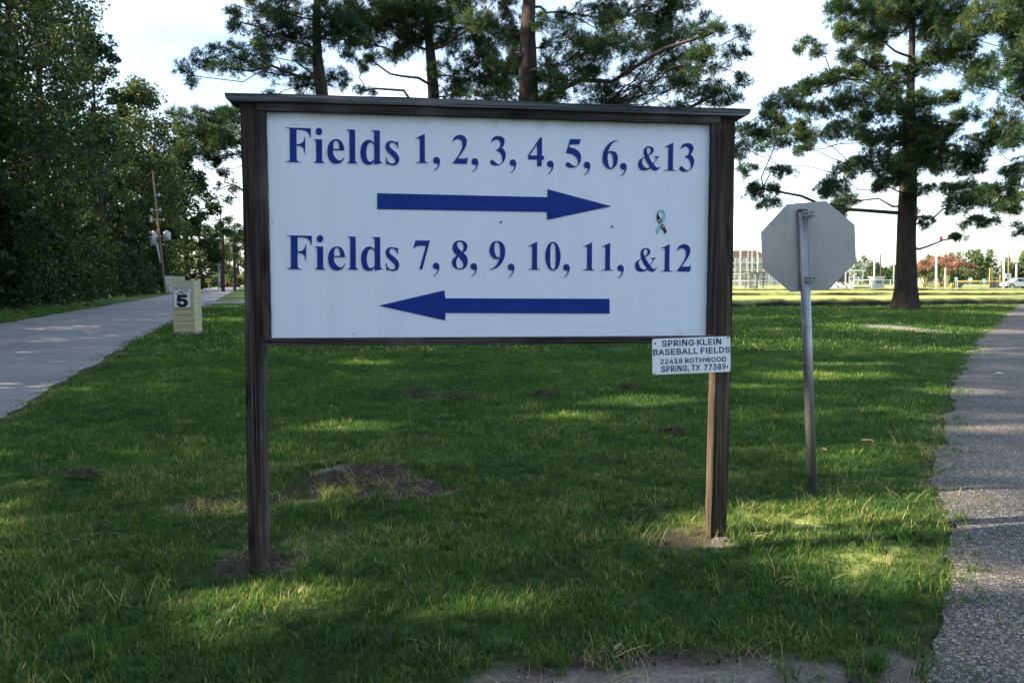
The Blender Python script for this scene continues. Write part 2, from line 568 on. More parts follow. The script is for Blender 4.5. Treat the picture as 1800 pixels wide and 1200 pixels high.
# ------------------------------------------------------------------ ground, road, path
PATH_EDGE = [(-6, -1.35), (-2, -0.6), (0, 0.25), (2.0, 1.28), (2.6, 1.52), (3.0, 1.79), (3.3, 1.97), (3.6, 2.17), (3.9, 2.38), (4.2, 2.56), (5.1, 2.96), (5.45, 3.15), (7.0, 4.15), (10.4, 6.3), (18, 11.4), (28, 18.6), (40, 27.2), (60, 41.5), (90, 62)]
PY = np.array([p[0] for p in PATH_EDGE]); PX = np.array([p[1] for p in PATH_EDGE])


def path_edge(y):
    y = np.asarray(y, float)
    w = 1 + 0.12 * np.clip(y - 4, 0, 40)
    return np.interp(y, PY, PX) + w * (0.055 * vnoise(y * 1.9, y * 0.7, 2.0) + 0.035 * vnoise(y * 5.3, y * 2.1, 6.0)) + 0.022 * vnoise(y * 14.0, y * 6.0, 8.0) + 0.010 * vnoise(y * 37, y * 15, 1.0)


def road_right(y):
    y = np.asarray(y, float)
    return -3.03 - 0.345 * y + 0.10 * vnoise(y * 1.3, y * 0.4, 7.0) + 0.05 * vnoise(y * 3.7, y * 2.2, 3.0)


def road_left(y):
    return -8.75 - 0.345 * np.asarray(y, float) + 0.12 * vnoise(np.asarray(y) * 0.9, np.asarray(y) * 0.3, 9.0)


def blob(x, y, cx, cy, rx, ry, seed=0.0, soft=0.45):
    d = np.sqrt(((x - cx) / rx) ** 2 + ((y - cy) / ry) ** 2) + 0.30 * vnoise(x * 3.1, y * 3.1, seed) + 0.16 * vnoise(x * 11, y * 11, seed + 1)
    return np.clip((1.0 - d) / soft, 0, 1)


def pblob(x, y, px, py, rpx, rpy, seed=0.0, soft=0.45):
    c = ground(px, py); e = ground(px + rpx, py)
    n_ = ground(px, py - rpy); f_ = ground(px, py + rpy)
    return blob(x, y, c[0], c[1], abs(e[0] - c[0]), abs(n_[1] - f_[1]) / 2, seed, soft)


def dirt_mask(x, y):
    d = pblob(x, y, 630, 856, 185, 28, 1.0, 0.3)
    d = np.maximum(d, pblob(x, y, 385, 885, 75, 28, 2.0, 0.35))
    d = np.maximum(d, pblob(x, y, 460, 985, 95, 30, 3.0, 0.35) * 0.95)
    d = np.maximum(d, pblob(x, y, 560, 940, 90, 22, 5.0) * 0.45)
    d = np.maximum(d, pblob(x, y, 1225, 945, 110, 30, 6.0) * 0.9)
    d = np.maximum(d, pblob(x, y, 1150, 1186, 420, 62, 8.0, 0.3))
    d = np.maximum(d, pblob(x, y, 1590, 1190, 130, 50, 8.5) * 0.9)
    d = np.maximum(d, pblob(x, y, 1170, 768, 25, 8, 3.3) * 0.5)
    d = np.maximum(d, pblob(x, y, 765, 700, 70, 10, 9.3) * 0.55)
    e = path_edge(y)
    d = np.maximum(d, np.clip(1 - np.abs(x - e + 0.02) / (0.13 + 0.01 * np.clip(y, 0, 60)), 0, 1) * 0.8)
    r = road_right(y)
    d = np.maximum(d, np.clip(1 - np.abs(x - r) / (0.22 + 0.006 * np.clip(y, 0, 60)), 0, 1) * 0.8)
    # worn soil along the far end of the drive and a dusty apron
    return np.clip(d, 0, 1)


def sand_mask(x, y):
    s = pblob(x, y, 1560, 575, 62, 7, 4.0)
    s = np.maximum(s, pblob(x, y, 1620, 582, 60, 6, 5.0) * 0.8)
    s = np.maximum(s, pblob(x, y, 1150, 1195, 380, 36, 9.0) * 0.85)
    s = np.maximum(s, pblob(x, y, 1262, 955, 26, 10, 2.2) * 0.5)
    s = np.maximum(s, pblob(x, y, 575, 842, 26, 6, 2.0) * 0.7)
    s = np.maximum(s, pblob(x, y, 1600, 1180, 70, 45, 3.7) * 0.7)
    return np.clip(s, 0, 1)


def dry_sunlit_mask(x, y):  # straw tone, also paints turf brighter where the sun patches fall
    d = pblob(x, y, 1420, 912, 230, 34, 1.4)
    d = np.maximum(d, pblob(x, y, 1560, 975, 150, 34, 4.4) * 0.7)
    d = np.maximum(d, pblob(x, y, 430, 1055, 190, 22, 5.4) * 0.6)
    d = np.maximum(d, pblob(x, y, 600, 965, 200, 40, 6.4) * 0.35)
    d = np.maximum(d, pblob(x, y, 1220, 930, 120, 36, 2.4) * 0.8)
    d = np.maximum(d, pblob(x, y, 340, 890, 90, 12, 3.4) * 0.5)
    d = np.maximum(d, np.clip((y - 40 - 0.27 * (x - 18)) / 2.5, 0, 1) * np.clip((x - 1) / 6, 0, 1) * (0.8 + 0.3 * vnoise(x * 0.15, y * 0.3, 3.0)))  # far field: sunlit brightness put into the turf colour
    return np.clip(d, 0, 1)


def axis(lo, hi, step, far, n):
    a = np.arange(lo, hi + 1e-6, step)
    g = np.geomspace(step * 1.2, far, n)
    return a, g


ya, g = axis(1.2, 14.0, 0.07, 1900.0, 110)
ys = np.concatenate([(1.2 - np.geomspace(0.1, 160.0, 26))[::-1], ya, 14.0 + g])
xa, g = axis(-6.5, 7.5, 0.08, 1500.0, 80)
xs = np.concatenate([(-6.5 - g)[::-1], xa, 7.5 + g])
X, Y = np.meshgrid(xs, ys)
Z = gz(X, Y)
V = np.stack([X, Y, Z], -1).reshape(-1, 3)
nx, ny = len(xs), len(ys)
i = np.arange(nx * ny).reshape(ny, nx)
Fq = np.stack([i[:-1, :-1], i[:-1, 1:], i[1:, 1:], i[1:, :-1]], -1).reshape(-1, 4)
me = np_mesh('ground', V, Fq, smooth=True)
for nm, fn in (('dirt', dirt_mask), ('sand', sand_mask), ('dry', dry_sunlit_mask)):
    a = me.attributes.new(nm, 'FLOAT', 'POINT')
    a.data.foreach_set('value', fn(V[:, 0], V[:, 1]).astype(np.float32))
tag(link('ground', me, M['ground']), kind='structure')


def strip(name, ylist, f0, f1, nseg, m_, lift):
    ylist = np.asarray(ylist)
    a = f0(ylist); b = f1(ylist)
    t = np.linspace(0, 1, nseg + 1)[None, :]
    X_ = a[:, None] * (1 - t) + b[:, None] * t
    Y_ = np.repeat(ylist[:, None], nseg + 1, 1)
    Z_ = gz(X_, Y_) + lift + 0.02 * np.sin(t * PI) * 1.0
    V_ = np.stack([X_, Y_, Z_], -1).reshape(-1, 3)
    k = np.arange(V_.shape[0]).reshape(len(ylist), nseg + 1)
    Q = np.stack([k[:-1, :-1], k[:-1, 1:], k[1:, 1:], k[1:, :-1]], -1).reshape(-1, 4)
    return tag(link(name, np_mesh(name, V_, Q, smooth=True), m_), kind='structure')


yl = np.concatenate([np.arange(-30, 40, 0.25), np.geomspace(40, 420, 120)])
strip('road', yl, lambda y: road_left(y), lambda y: road_right(y), 12, M['asphalt'], 0.012)
yl = np.concatenate([np.arange(-6, 14, 0.05), np.arange(14, 60, 0.3), np.geomspace(60, 90, 12)])
strip('gravel_path', yl, lambda y: path_edge(y), lambda y: np.interp(y, PY, PX) + 3.6 + 0.02 * np.asarray(y), 60, M['chip'], 0.012)
# a side drive joining the road on the far left
MBd = MB()
p0, p1, p2, p3 = ground(352, 541), ground(432, 546), ground(432, 526), ground(380, 531)
vs_ = [MBd.bm.verts.new((p[0] + dx, p[1], gz(p[0], p[1]) + 0.03)) for p, dx in ((p0, -1.0), (p1, 9.0), (p2, 12.0), (p3, -2.0))]
MBd.bm.faces.new(vs_)
tag(MBd.build('side_drive', M['asphalt']), kind='structure')

# ------------------------------------------------------------------ the directional sign
r1 = np.array([0.991, -0.006, 0.113]); r2 = np.array([0.007, -1.0, -0.067])
ex = cam2w(r1) - CAM; ex /= np.linalg.norm(ex)
ez = cam2w(r2) - CAM; ez -= ex * ez.dot(ex); ez /= np.linalg.norm(ez)
ey = np.cross(ez, ex)
org = cam2w(np.array([-1.259, -0.018, 3.868]))


def sl(u, w, v):
    return org + ex * u + ey * w + ez * v


R3 = Matrix(np.stack([ex, ey, ez], 1).tolist())
OU, OV = 1.18, -1.17


def sign_root(name, u, v):
    e = empty(name, sl(u, 0, v))
    e.rotation_euler = R3.to_euler()
    return e


root = sign_root('directional_sign', OU, OV)
tag(root, 'large white wooden framed sign with blue arrows and field numbers on two posts', 'sign')


def L_(f):  # shift builder coordinates so that 0,0 of the sheet is the lower left corner
    return lambda x, y, z: (x - OU, y, z - OV)


def timber(name, u0, u1, w0, w1, v0, v1, m_, axis_, bend=0.003, seed=0.0, bev=0.004):
    b = MB().box(u0, u1, w0, w1, v0, v1).bevel(bev, 2)
    lo, hi = ((u0, u1), (w0, w1), (v0, v1))[axis_]
    b.cut(axis_, 22, lo, hi)

    def f(x, y, z):
        t = (x, y, z)[axis_]
        k = bend * math.sin(t * 2.1 + seed) + 0.0009 * math.sin(t * 37 + seed * 3) + 0.0006 * math.sin(t * 83 + x * 50 + z * 40)
        return (x - OU + (k if axis_ == 2 else 0), y + k * 0.7, z - OV + (k if axis_ == 0 else 0))
    b.warp(f)
    return b.build(name, m_, root)


timber('post', -0.130, -0.037, -0.020, 0.074, -1.34, 1.198, M['wood_z'], 2, 0.005, 0.3)
timber('post', 2.411, 2.503, -0.004, 0.088, -1.26, 1.198, M['wood_post_r'], 2, 0.006, 1.7)
# moulded cap board: thin on top, rounded under its ends
capb = MB().prism([(-0.192, 1.238), (-0.192, 1.226), (-0.186, 1.210), (-0.172, 1.201), (-0.150, 1.1995), (2.530, 1.1995), (2.548, 1.203), (2.560, 1.212), (2.566, 1.226), (2.566, 1.238)], -0.055, 0.105)
capb.bevel(0.003, 1).cut(0, 30, -0.15, 2.5).warp(lambda x, y, z: (x - OU, y, z - OV + 0.0025 * math.sin(x * 2.2) + 0.0012 * math.sin(x * 11)))
capb.build('cap_board', M['wood_cap'], root)
timber('top_rail', -0.041, 2.405, -0.034, -0.002, 1.160, 1.1985, M['wood_x'], 0, 0.0016, 0.5, 0.003)
timber('side_batten', -0.0365, 0.0, -0.028, 0.004, 0.004, 1.1590, M['wood_z2'], 2, 0.0012, 1.1, 0.003)
timber('side_batten', 2.360, 2.4085, -0.024, 0.004, 0.006, 1.1590, M['wood_z2'], 2, 0.0012, 2.1, 0.003)
timber('bottom_rail', -0.031, 2.409, -0.022, 0.024, -0.040, -0.001, M['wood_x'], 0, 0.0016, 2.5, 0.003)
pn = MB().box(-0.034, 2.409, 0.006, 0.018, 0.000, 1.186).bevel(0.001, 1)
pn.cut(0, 30, 0, 2.36).cut(2, 14, 0, 1.16)
pn.warp(lambda x, y, z: (x - OU, y + 0.0016 * math.sin(x * 5.1 + z * 2) * math.sin(z * 4.3), z - OV))
panel = pn.build('sheet', M['panel'], root)
PW = 0.0025            # lettering plane, a hair proud of the sheet


def spline(c):
    """contour string -> points; '!' marks a corner"""
    P_, K_ = [], []
    for t in c.split():
        K_.append(t.endswith('!'))
        x, y = t.strip('!').split(',')
        P_.append((float(x) * 1e-4, float(y) * 1e-4))
    n = len(P_)
    out = []
    for i_ in range(n):
        p1_, p2_ = np.array(P_[i_]), np.array(P_[(i_ + 1) % n])
        if K_[i_] and K_[(i_ + 1) % n]:
            out.append(p1_)
            continue
        p0_ = np.array(P_[i_ - 1]) if not K_[i_] else p1_ - (p2_ - p1_) * 0.4
        p3_ = np.array(P_[(i_ + 2) % n]) if not K_[(i_ + 1) % n] else p2_ + (p2_ - p1_) * 0.4
        for t in np.linspace(0, 1, 6)[:-1]:
            out.append(0.5 * (2 * p1_ + (p2_ - p0_) * t + (2 * p0_ - 5 * p1_ + 4 * p2_ - p3_) * t * t + (3 * p1_ - p0_ - 3 * p2_ + p3_) * t ** 3))
    return out


def fill_mesh(name, loops, thick, bold=0.0):
    cu = bpy.data.curves.new(name + '_outline', 'CURVE')
    cu.dimensions = '2D'
    cu.fill_mode = 'BOTH'
    cu.extrude = thick
    cu.offset = bold
    for lp in loops:
        s = cu.splines.new('POLY')
        s.points.add(len(lp) - 1)
        for q, p in zip(s.points, lp):
            q.co = (p[0], p[1], 0, 1)
        s.use_cyclic_u = True
    t = bpy.data.objects.new('tmp', cu)
    scene.collection.objects.link(t)
    dg = bpy.context.evaluated_depsgraph_get()
    me_ = bpy.data.meshes.new_from_object(t.evaluated_get(dg))
    bpy.data.objects.remove(t)
    bpy.data.curves.remove(cu)
    me_.name = name
    return me_


def flat_shapes(name, loops, m_, parent, place, thick=0.0008):
    """closed 2-D loops (with holes) filled and given a little thickness, placed by place(x, z, depth)"""
    me_ = fill_mesh(name, loops, thick)
    bm_ = bmesh.new(); bm_.from_mesh(me_)
    for v_ in bm_.verts:
        v_.co = Vector(place(v_.co.x, v_.co.y, v_.co.z))
    bmesh.ops.recalc_face_normals(bm_, faces=bm_.faces[:])
    bm_.to_mesh(me_); bm_.free()
    return link(name, me_, m_, parent)


GLYPHS = {
 'F': '5,0! 1286,-11! 1281,-490! 1244,-491! 1191,-308 1028,-146 790,-97 563,-92! 554,-828! 708,-817 855,-733 938,-591 969,-461! 998,-460! 977,-1310! 952,-1310! 924,-1108 853,-980 706,-921 553,-895! 545,-1541! 562,-1651 642,-1713 763,-1732! 762,-1754! 0,-1745! 0,-1719! 129,-1698 188,-1648 204,-1548! 221,-204! 205,-76 125,-30 5,-22!',
 'i': '448,-180 425,-273 366,-341 281,-369 196,-345 138,-280 117,-189 140,-96 199,-28 284,0 369,-24 427,-89;13,-586! 430,-587! 419,-1595! 440,-1705 536,-1770! 536,-1793! 0,-1782! 0,-1759! 93,-1713 123,-1638! 125,-750! 97,-640 13,-608!',
 'e': '873,-566! 290,-568! 314,-771 424,-973 590,-1089 739,-1052 859,-900! 874,-930! 775,-1114 626,-1229 440,-1259 218,-1201 64,-1000 0,-704 32,-407 135,-182 284,-49 469,0 654,-51 783,-204 848,-388;317,-504! 613,-505! 608,-319 561,-135 458,-63 357,-140 307,-308',
 'l': '14,0! 438,-8! 427,-1551! 456,-1655 552,-1709! 552,-1735! 0,-1731! 0,-1709! 101,-1662 139,-1594! 150,-182! 125,-71 14,-26!',
 'd': '561,0! 1007,-3! 999,-1500! 1021,-1601 1122,-1658! 1122,-1677! 708,-1764! 709,-1607! 577,-1734 408,-1778 202,-1723 54,-1502 0,-1167 51,-831 191,-604 397,-499 584,-539 714,-659! 717,-163! 680,-53 561,-26!;714,-778! 621,-650 501,-623 396,-711 319,-936 299,-1198 324,-1421 390,-1569 495,-1623 615,-1583 710,-1488!',
 's': '649,0! 659,-374! 633,-375! 566,-208 453,-98 321,-75 226,-141 207,-235 244,-346 376,-455 564,-620 677,-786 707,-935 657,-1124 524,-1232 373,-1261 222,-1227 109,-1192 64,-1211 33,-1257! 5,-838! 35,-837! 110,-1042 241,-1151 373,-1167 468,-1120 495,-1015 431,-885 262,-720 93,-555 7,-389 0,-277 46,-127 171,-23 302,-1 453,-23 559,-58 611,-38',
 '1': '506,0! 504,-1340! 537,-1454 693,-1493! 693,-1513! 14,-1514! 14,-1488! 163,-1472 239,-1411 239,-1313! 241,-365! 221,-268 132,-231 16,-266! 0,-251!',
 ',': '166,0 283,-40 349,-154 349,-301 283,-500 150,-660 40,-722! 33,-695! 150,-601 233,-468 249,-336! 166,-348 50,-308 0,-194 33,-62',
 '2': '399,0 599,-44 734,-172 774,-368 718,-600 584,-833 401,-1084 301,-1241! 669,-1233! 777,-1197 843,-1114! 771,-1514! 0,-1504! 234,-1203 434,-869 527,-604 516,-391 416,-262 265,-233 132,-279 25,-403! 48,-255 165,-88',
 '3': '449,0 636,-45 755,-157 766,-339 706,-506 612,-600! 742,-720 828,-900 819,-1099 738,-1300 576,-1469 373,-1546 170,-1537 34,-1463 0,-1365 50,-1271 135,-1263 237,-1343 356,-1440 475,-1464 593,-1402 643,-1252 615,-1037 505,-858 274,-747! 402,-678 503,-576 536,-410 485,-263 349,-191 180,-238 46,-363! 96,-174 230,-48',
 '4': '642,-2! 738,0! 747,-971! 857,-969! 859,-1162! 739,-1171! 735,-1512! 484,-1517! 488,-1170! 2,-1170! 0,-954!;481,-362! 486,-960! 96,-959!',
 '5': '229,-14! 818,0! 728,-270! 233,-281! 176,-450! 426,-494 688,-639 819,-853 822,-1088 731,-1325 542,-1480 300,-1528 91,-1479 0,-1357 37,-1262 141,-1243 263,-1318 403,-1415 542,-1429 652,-1360 671,-1192 588,-976 360,-803 7,-738!',
 '6': '849,0! 850,-24! 634,-123 461,-295 353,-499 299,-652! 466,-597 678,-643 814,-809 843,-1061 777,-1332 621,-1504 454,-1568 235,-1495 57,-1280 0,-1012 47,-674 200,-368 459,-127;287,-753! 363,-701 468,-715 558,-848 597,-1066 584,-1336 533,-1472 463,-1507 375,-1442 319,-1274 280,-1005',
 '&': '587,0 747,-34 856,-159 819,-312 702,-429 565,-508! 681,-722 832,-935! 936,-792 994,-664 972,-601 878,-565! 877,-539! 1184,-533! 1184,-558! 1105,-590 1014,-714 867,-972! 982,-1097 1063,-1141 1143,-1132 1208,-1054! 1227,-1061! 1202,-1143 1118,-1247 986,-1306 852,-1278 703,-1179! 558,-1263 373,-1303 186,-1279 51,-1167 0,-990 31,-812 148,-682 359,-576! 308,-425 295,-298 337,-145 454,-28;543,-465! 481,-320 470,-168 522,-78 588,-63 669,-112 697,-213 647,-354;365,-617! 442,-777 552,-953 662,-1104! 557,-1169 450,-1164 315,-1085 219,-909 208,-757 280,-654',
 '7': '94,-7! 868,0! 452,-1526! 291,-1527! 644,-301! 343,-281 160,-322 20,-440! 0,-407!',
 '8': '426,0 646,-45 798,-187 823,-371 749,-539 614,-674! 766,-824 845,-1041 801,-1310 649,-1496 430,-1554 193,-1498 34,-1348 0,-1147 74,-963 259,-811! 107,-645 33,-445 56,-244 191,-69;427,-80 562,-139 606,-306 596,-490 539,-618! 377,-442 275,-275 292,-142;337,-860! 513,-1077 598,-1261 565,-1429 429,-1490 294,-1447 233,-1280 243,-1045',
 '9': '419,0 641,-55 796,-256 849,-541 800,-879 648,-1184 375,-1438 17,-1542! 0,-1518! 239,-1405 408,-1219 537,-915! 373,-966 202,-917 47,-716 2,-481 62,-212 215,-49;409,-57 505,-140 568,-409 571,-847! 475,-864 372,-815 286,-613 260,-344 300,-125',
 '0': '404,0 603,-72 755,-329 831,-683 796,-1104 668,-1428 437,-1540 221,-1447 53,-1141 0,-754 62,-367 207,-92;421,-64 522,-170 558,-492 564,-1008 534,-1364 436,-1478 320,-1382 267,-1075 268,-526 307,-172',
}
LINE1 = [('F', 0.0906, 1.0844), ('i', 0.232, 1.087), ('e', 0.3009, 1.0319), ('l', 0.4, 1.0825), ('d', 0.4701, 1.082), ('s', 0.5997, 1.0296), ('1', 0.7536, 1.0703), (',', 0.8478, 0.9517), ('2', 0.9479, 1.07), ('3', 1.1495, 1.0686), ('4', 1.3533, 1.0668), ('5', 1.5581, 1.0631), ('6', 1.7598, 1.0647), ('&', 1.9587, 1.0347), (',', 1.05, 0.9492), (',', 1.2536, 0.9476), (',', 1.4557, 0.946), (',', 1.6571, 0.9446), (',', 1.8584, 0.9421), ('1', 2.1028, 1.057), ('3', 2.1906, 1.0566)]
LINE2 = [('F', 0.0863, 0.5342), ('i', 0.2287, 0.5364), ('e', 0.297, 0.4794), ('l', 0.3962, 0.5313), ('d', 0.4664, 0.5293), ('s', 0.5946, 0.4774), ('7', 0.7415, 0.5142), (',', 0.842, 0.397), ('8', 0.9445, 0.5164), (',', 1.0433, 0.3955), ('9', 1.1455, 0.5149), (',', 1.2452, 0.3944), ('1', 1.3532, 0.5138), ('0', 1.4491, 0.5128), (',', 1.5478, 0.3934), ('1', 1.6552, 0.5124), ('1', 1.7564, 0.5117), (',', 1.849, 0.3913), ('&', 1.9478, 0.4841), ('1', 2.0918, 0.507), ('2', 2.1833, 0.5074)]


place_sign = lambda x, z, d: (x - OU, PW - d, z - OV)
for line in (LINE1, LINE2):
    for ch, u, v_ in line:
        flat_shapes('letter' if ch.isalpha() else ('comma' if ch == ',' else ('ampersand' if ch == '&' else 'numeral')),
                    [[(p[0] + u, p[1] + v_) for p in spline(c_)] for c_ in GLYPHS[ch].split(';')], M['blue'], panel, place_sign)
flat_shapes('arrow', [[(0.554, 0.7577), (1.4591, 0.7515), (1.4586, 0.7938), (1.8112, 0.7082), (1.4572, 0.6303), (1.4567, 0.6728), (0.5535, 0.6752)]], M['blue'], panel, place_sign)
flat_shapes('arrow', [[(0.5567, 0.1688), (0.9028, 0.2505), (0.9089, 0.2081), (1.8065, 0.2056), (1.8078, 0.1246), (0.909, 0.1291), (0.906, 0.0896)]], M['blue'], panel, place_sign)


def zp(pts, r=(1080, 350, 8.0)):
    """points read off a close-up of the ribbon sticker, in sheet coordinates"""
    out = []
    for x, y in pts:
        X_, Y_ = r[0] + x / r[2], r[1] + y / r[2]
        out.append((2.091 + (X_ - 1162.0) * 0.003035, 0.629 - (Y_ - 389.0) * 0.00314 + (X_ - 1162.0) * 0.0))
    return out


# ribbon sticker: teal loop, dark strap with a buckle
rib = flat_shapes('ribbon_sticker', [zp([(600, 190), (615, 160), (640, 145), (680, 145), (710, 168), (724, 215), (718, 262), (690, 330), (660, 300), (685, 240), (700, 200), (690, 185), (650, 182), (615, 195)]),
                                     zp([(575, 445), (628, 355), (655, 400), (605, 490)])], M['teal'], root, place_sign)
tag(rib, 'teal and black ribbon sticker')
pr2 = lambda x, z, d: (x - OU, PW - 0.0012 - d, z - OV)
flat_shapes('strap', [zp([(603, 185), (590, 225), (592, 270), (612, 318), (640, 345), (668, 335), (655, 275), (628, 240), (610, 210)]), zp([(672, 345), (645, 375), (665, 412), (682, 420), (718, 487), (746, 448), (712, 385), (700, 355)])], M['black'], rib, pr2)
pr3 = lambda x, z, d: (x - OU, PW - 0.0024 - d, z - OV)
flat_shapes('buckle', [zp([(608, 300), (640, 280), (646, 290), (616, 312)]), zp([(640, 318), (655, 316), (656, 332), (642, 334)]), zp([(664, 372), (686, 360), (702, 384), (680, 398)]), zp([(672, 375), (684, 368), (694, 384), (682, 391)])], M['white'], rib, pr3)
for (hx, hy) in ((881, 390), (1076, 398)):
    u = 1.207 if hx == 881 else 1.816
    v_ = 0.615 if hx == 881 else 0.598
    MB().tube((u - OU, 0.004, v_ - OV), (u - OU, 0.0015, v_ - OV), 0.006, n=10).build('screw', M['screw'], root)
for (u, v_) in ((0.42, 0.02), (1.9, 0.03), (1.18, 1.14), (0.02, 0.6), (2.34, 0.75)):
    MB().tube((u - OU, 0.004, v_ - OV), (u - OU, 0.002, v_ - OV), 0.003, n=8).build('screw', M['screw'], root)

# concrete footing collar by the right hand post
c0 = sl(2.46, 0.04, -1.145)
ft = MB()
bmesh.ops.create_icosphere(ft.bm, subdivisions=3, radius=1.0)
ft.warp(lambda x, y, z: (x * 0.075 * (1 + 0.15 * math.sin(y * 5 + x * 3)), y * 0.08, z * 0.022 + 0.008 * math.sin(x * 9) * math.cos(y * 7)))
fo = ft.build('concrete_footing', M['stone'])
fo.location = (c0[0] + 0.02, c0[1] - 0.07, float(gz(c0[0], c0[1])) - 0.013)
tag(fo, 'low pale concrete footing at the foot of the right sign post', 'footing')

# ------------------------------------------------------------------ address plate
ad = sign_root('address_sign', 2.267, -0.20)
ad.rotation_euler = (R3 @ Matrix.Rotation(math.radians(-1.65), 3, 'Y')).to_euler()
ad.location = sl(2.267, -0.030, -0.107)
tag(ad, 'small white address plate with navy text screwed onto the right post below the big sign', 'sign')
pts = []
for cx, cz, a0 in ((0.2115, 0.0865, 0), (-0.2115, 0.0865, 90), (-0.2115, -0.0865, 180), (0.2115, -0.0865, 270)):
    for k in range(5):
        a_ = math.radians(a0 + k * 22.5)
        pts.append((cx + 0.013 * math.cos(a_), cz + 0.013 * math.sin(a_)))
MB().prism(pts, 0.0, 0.003).build('plate', M['sheet'], ad)


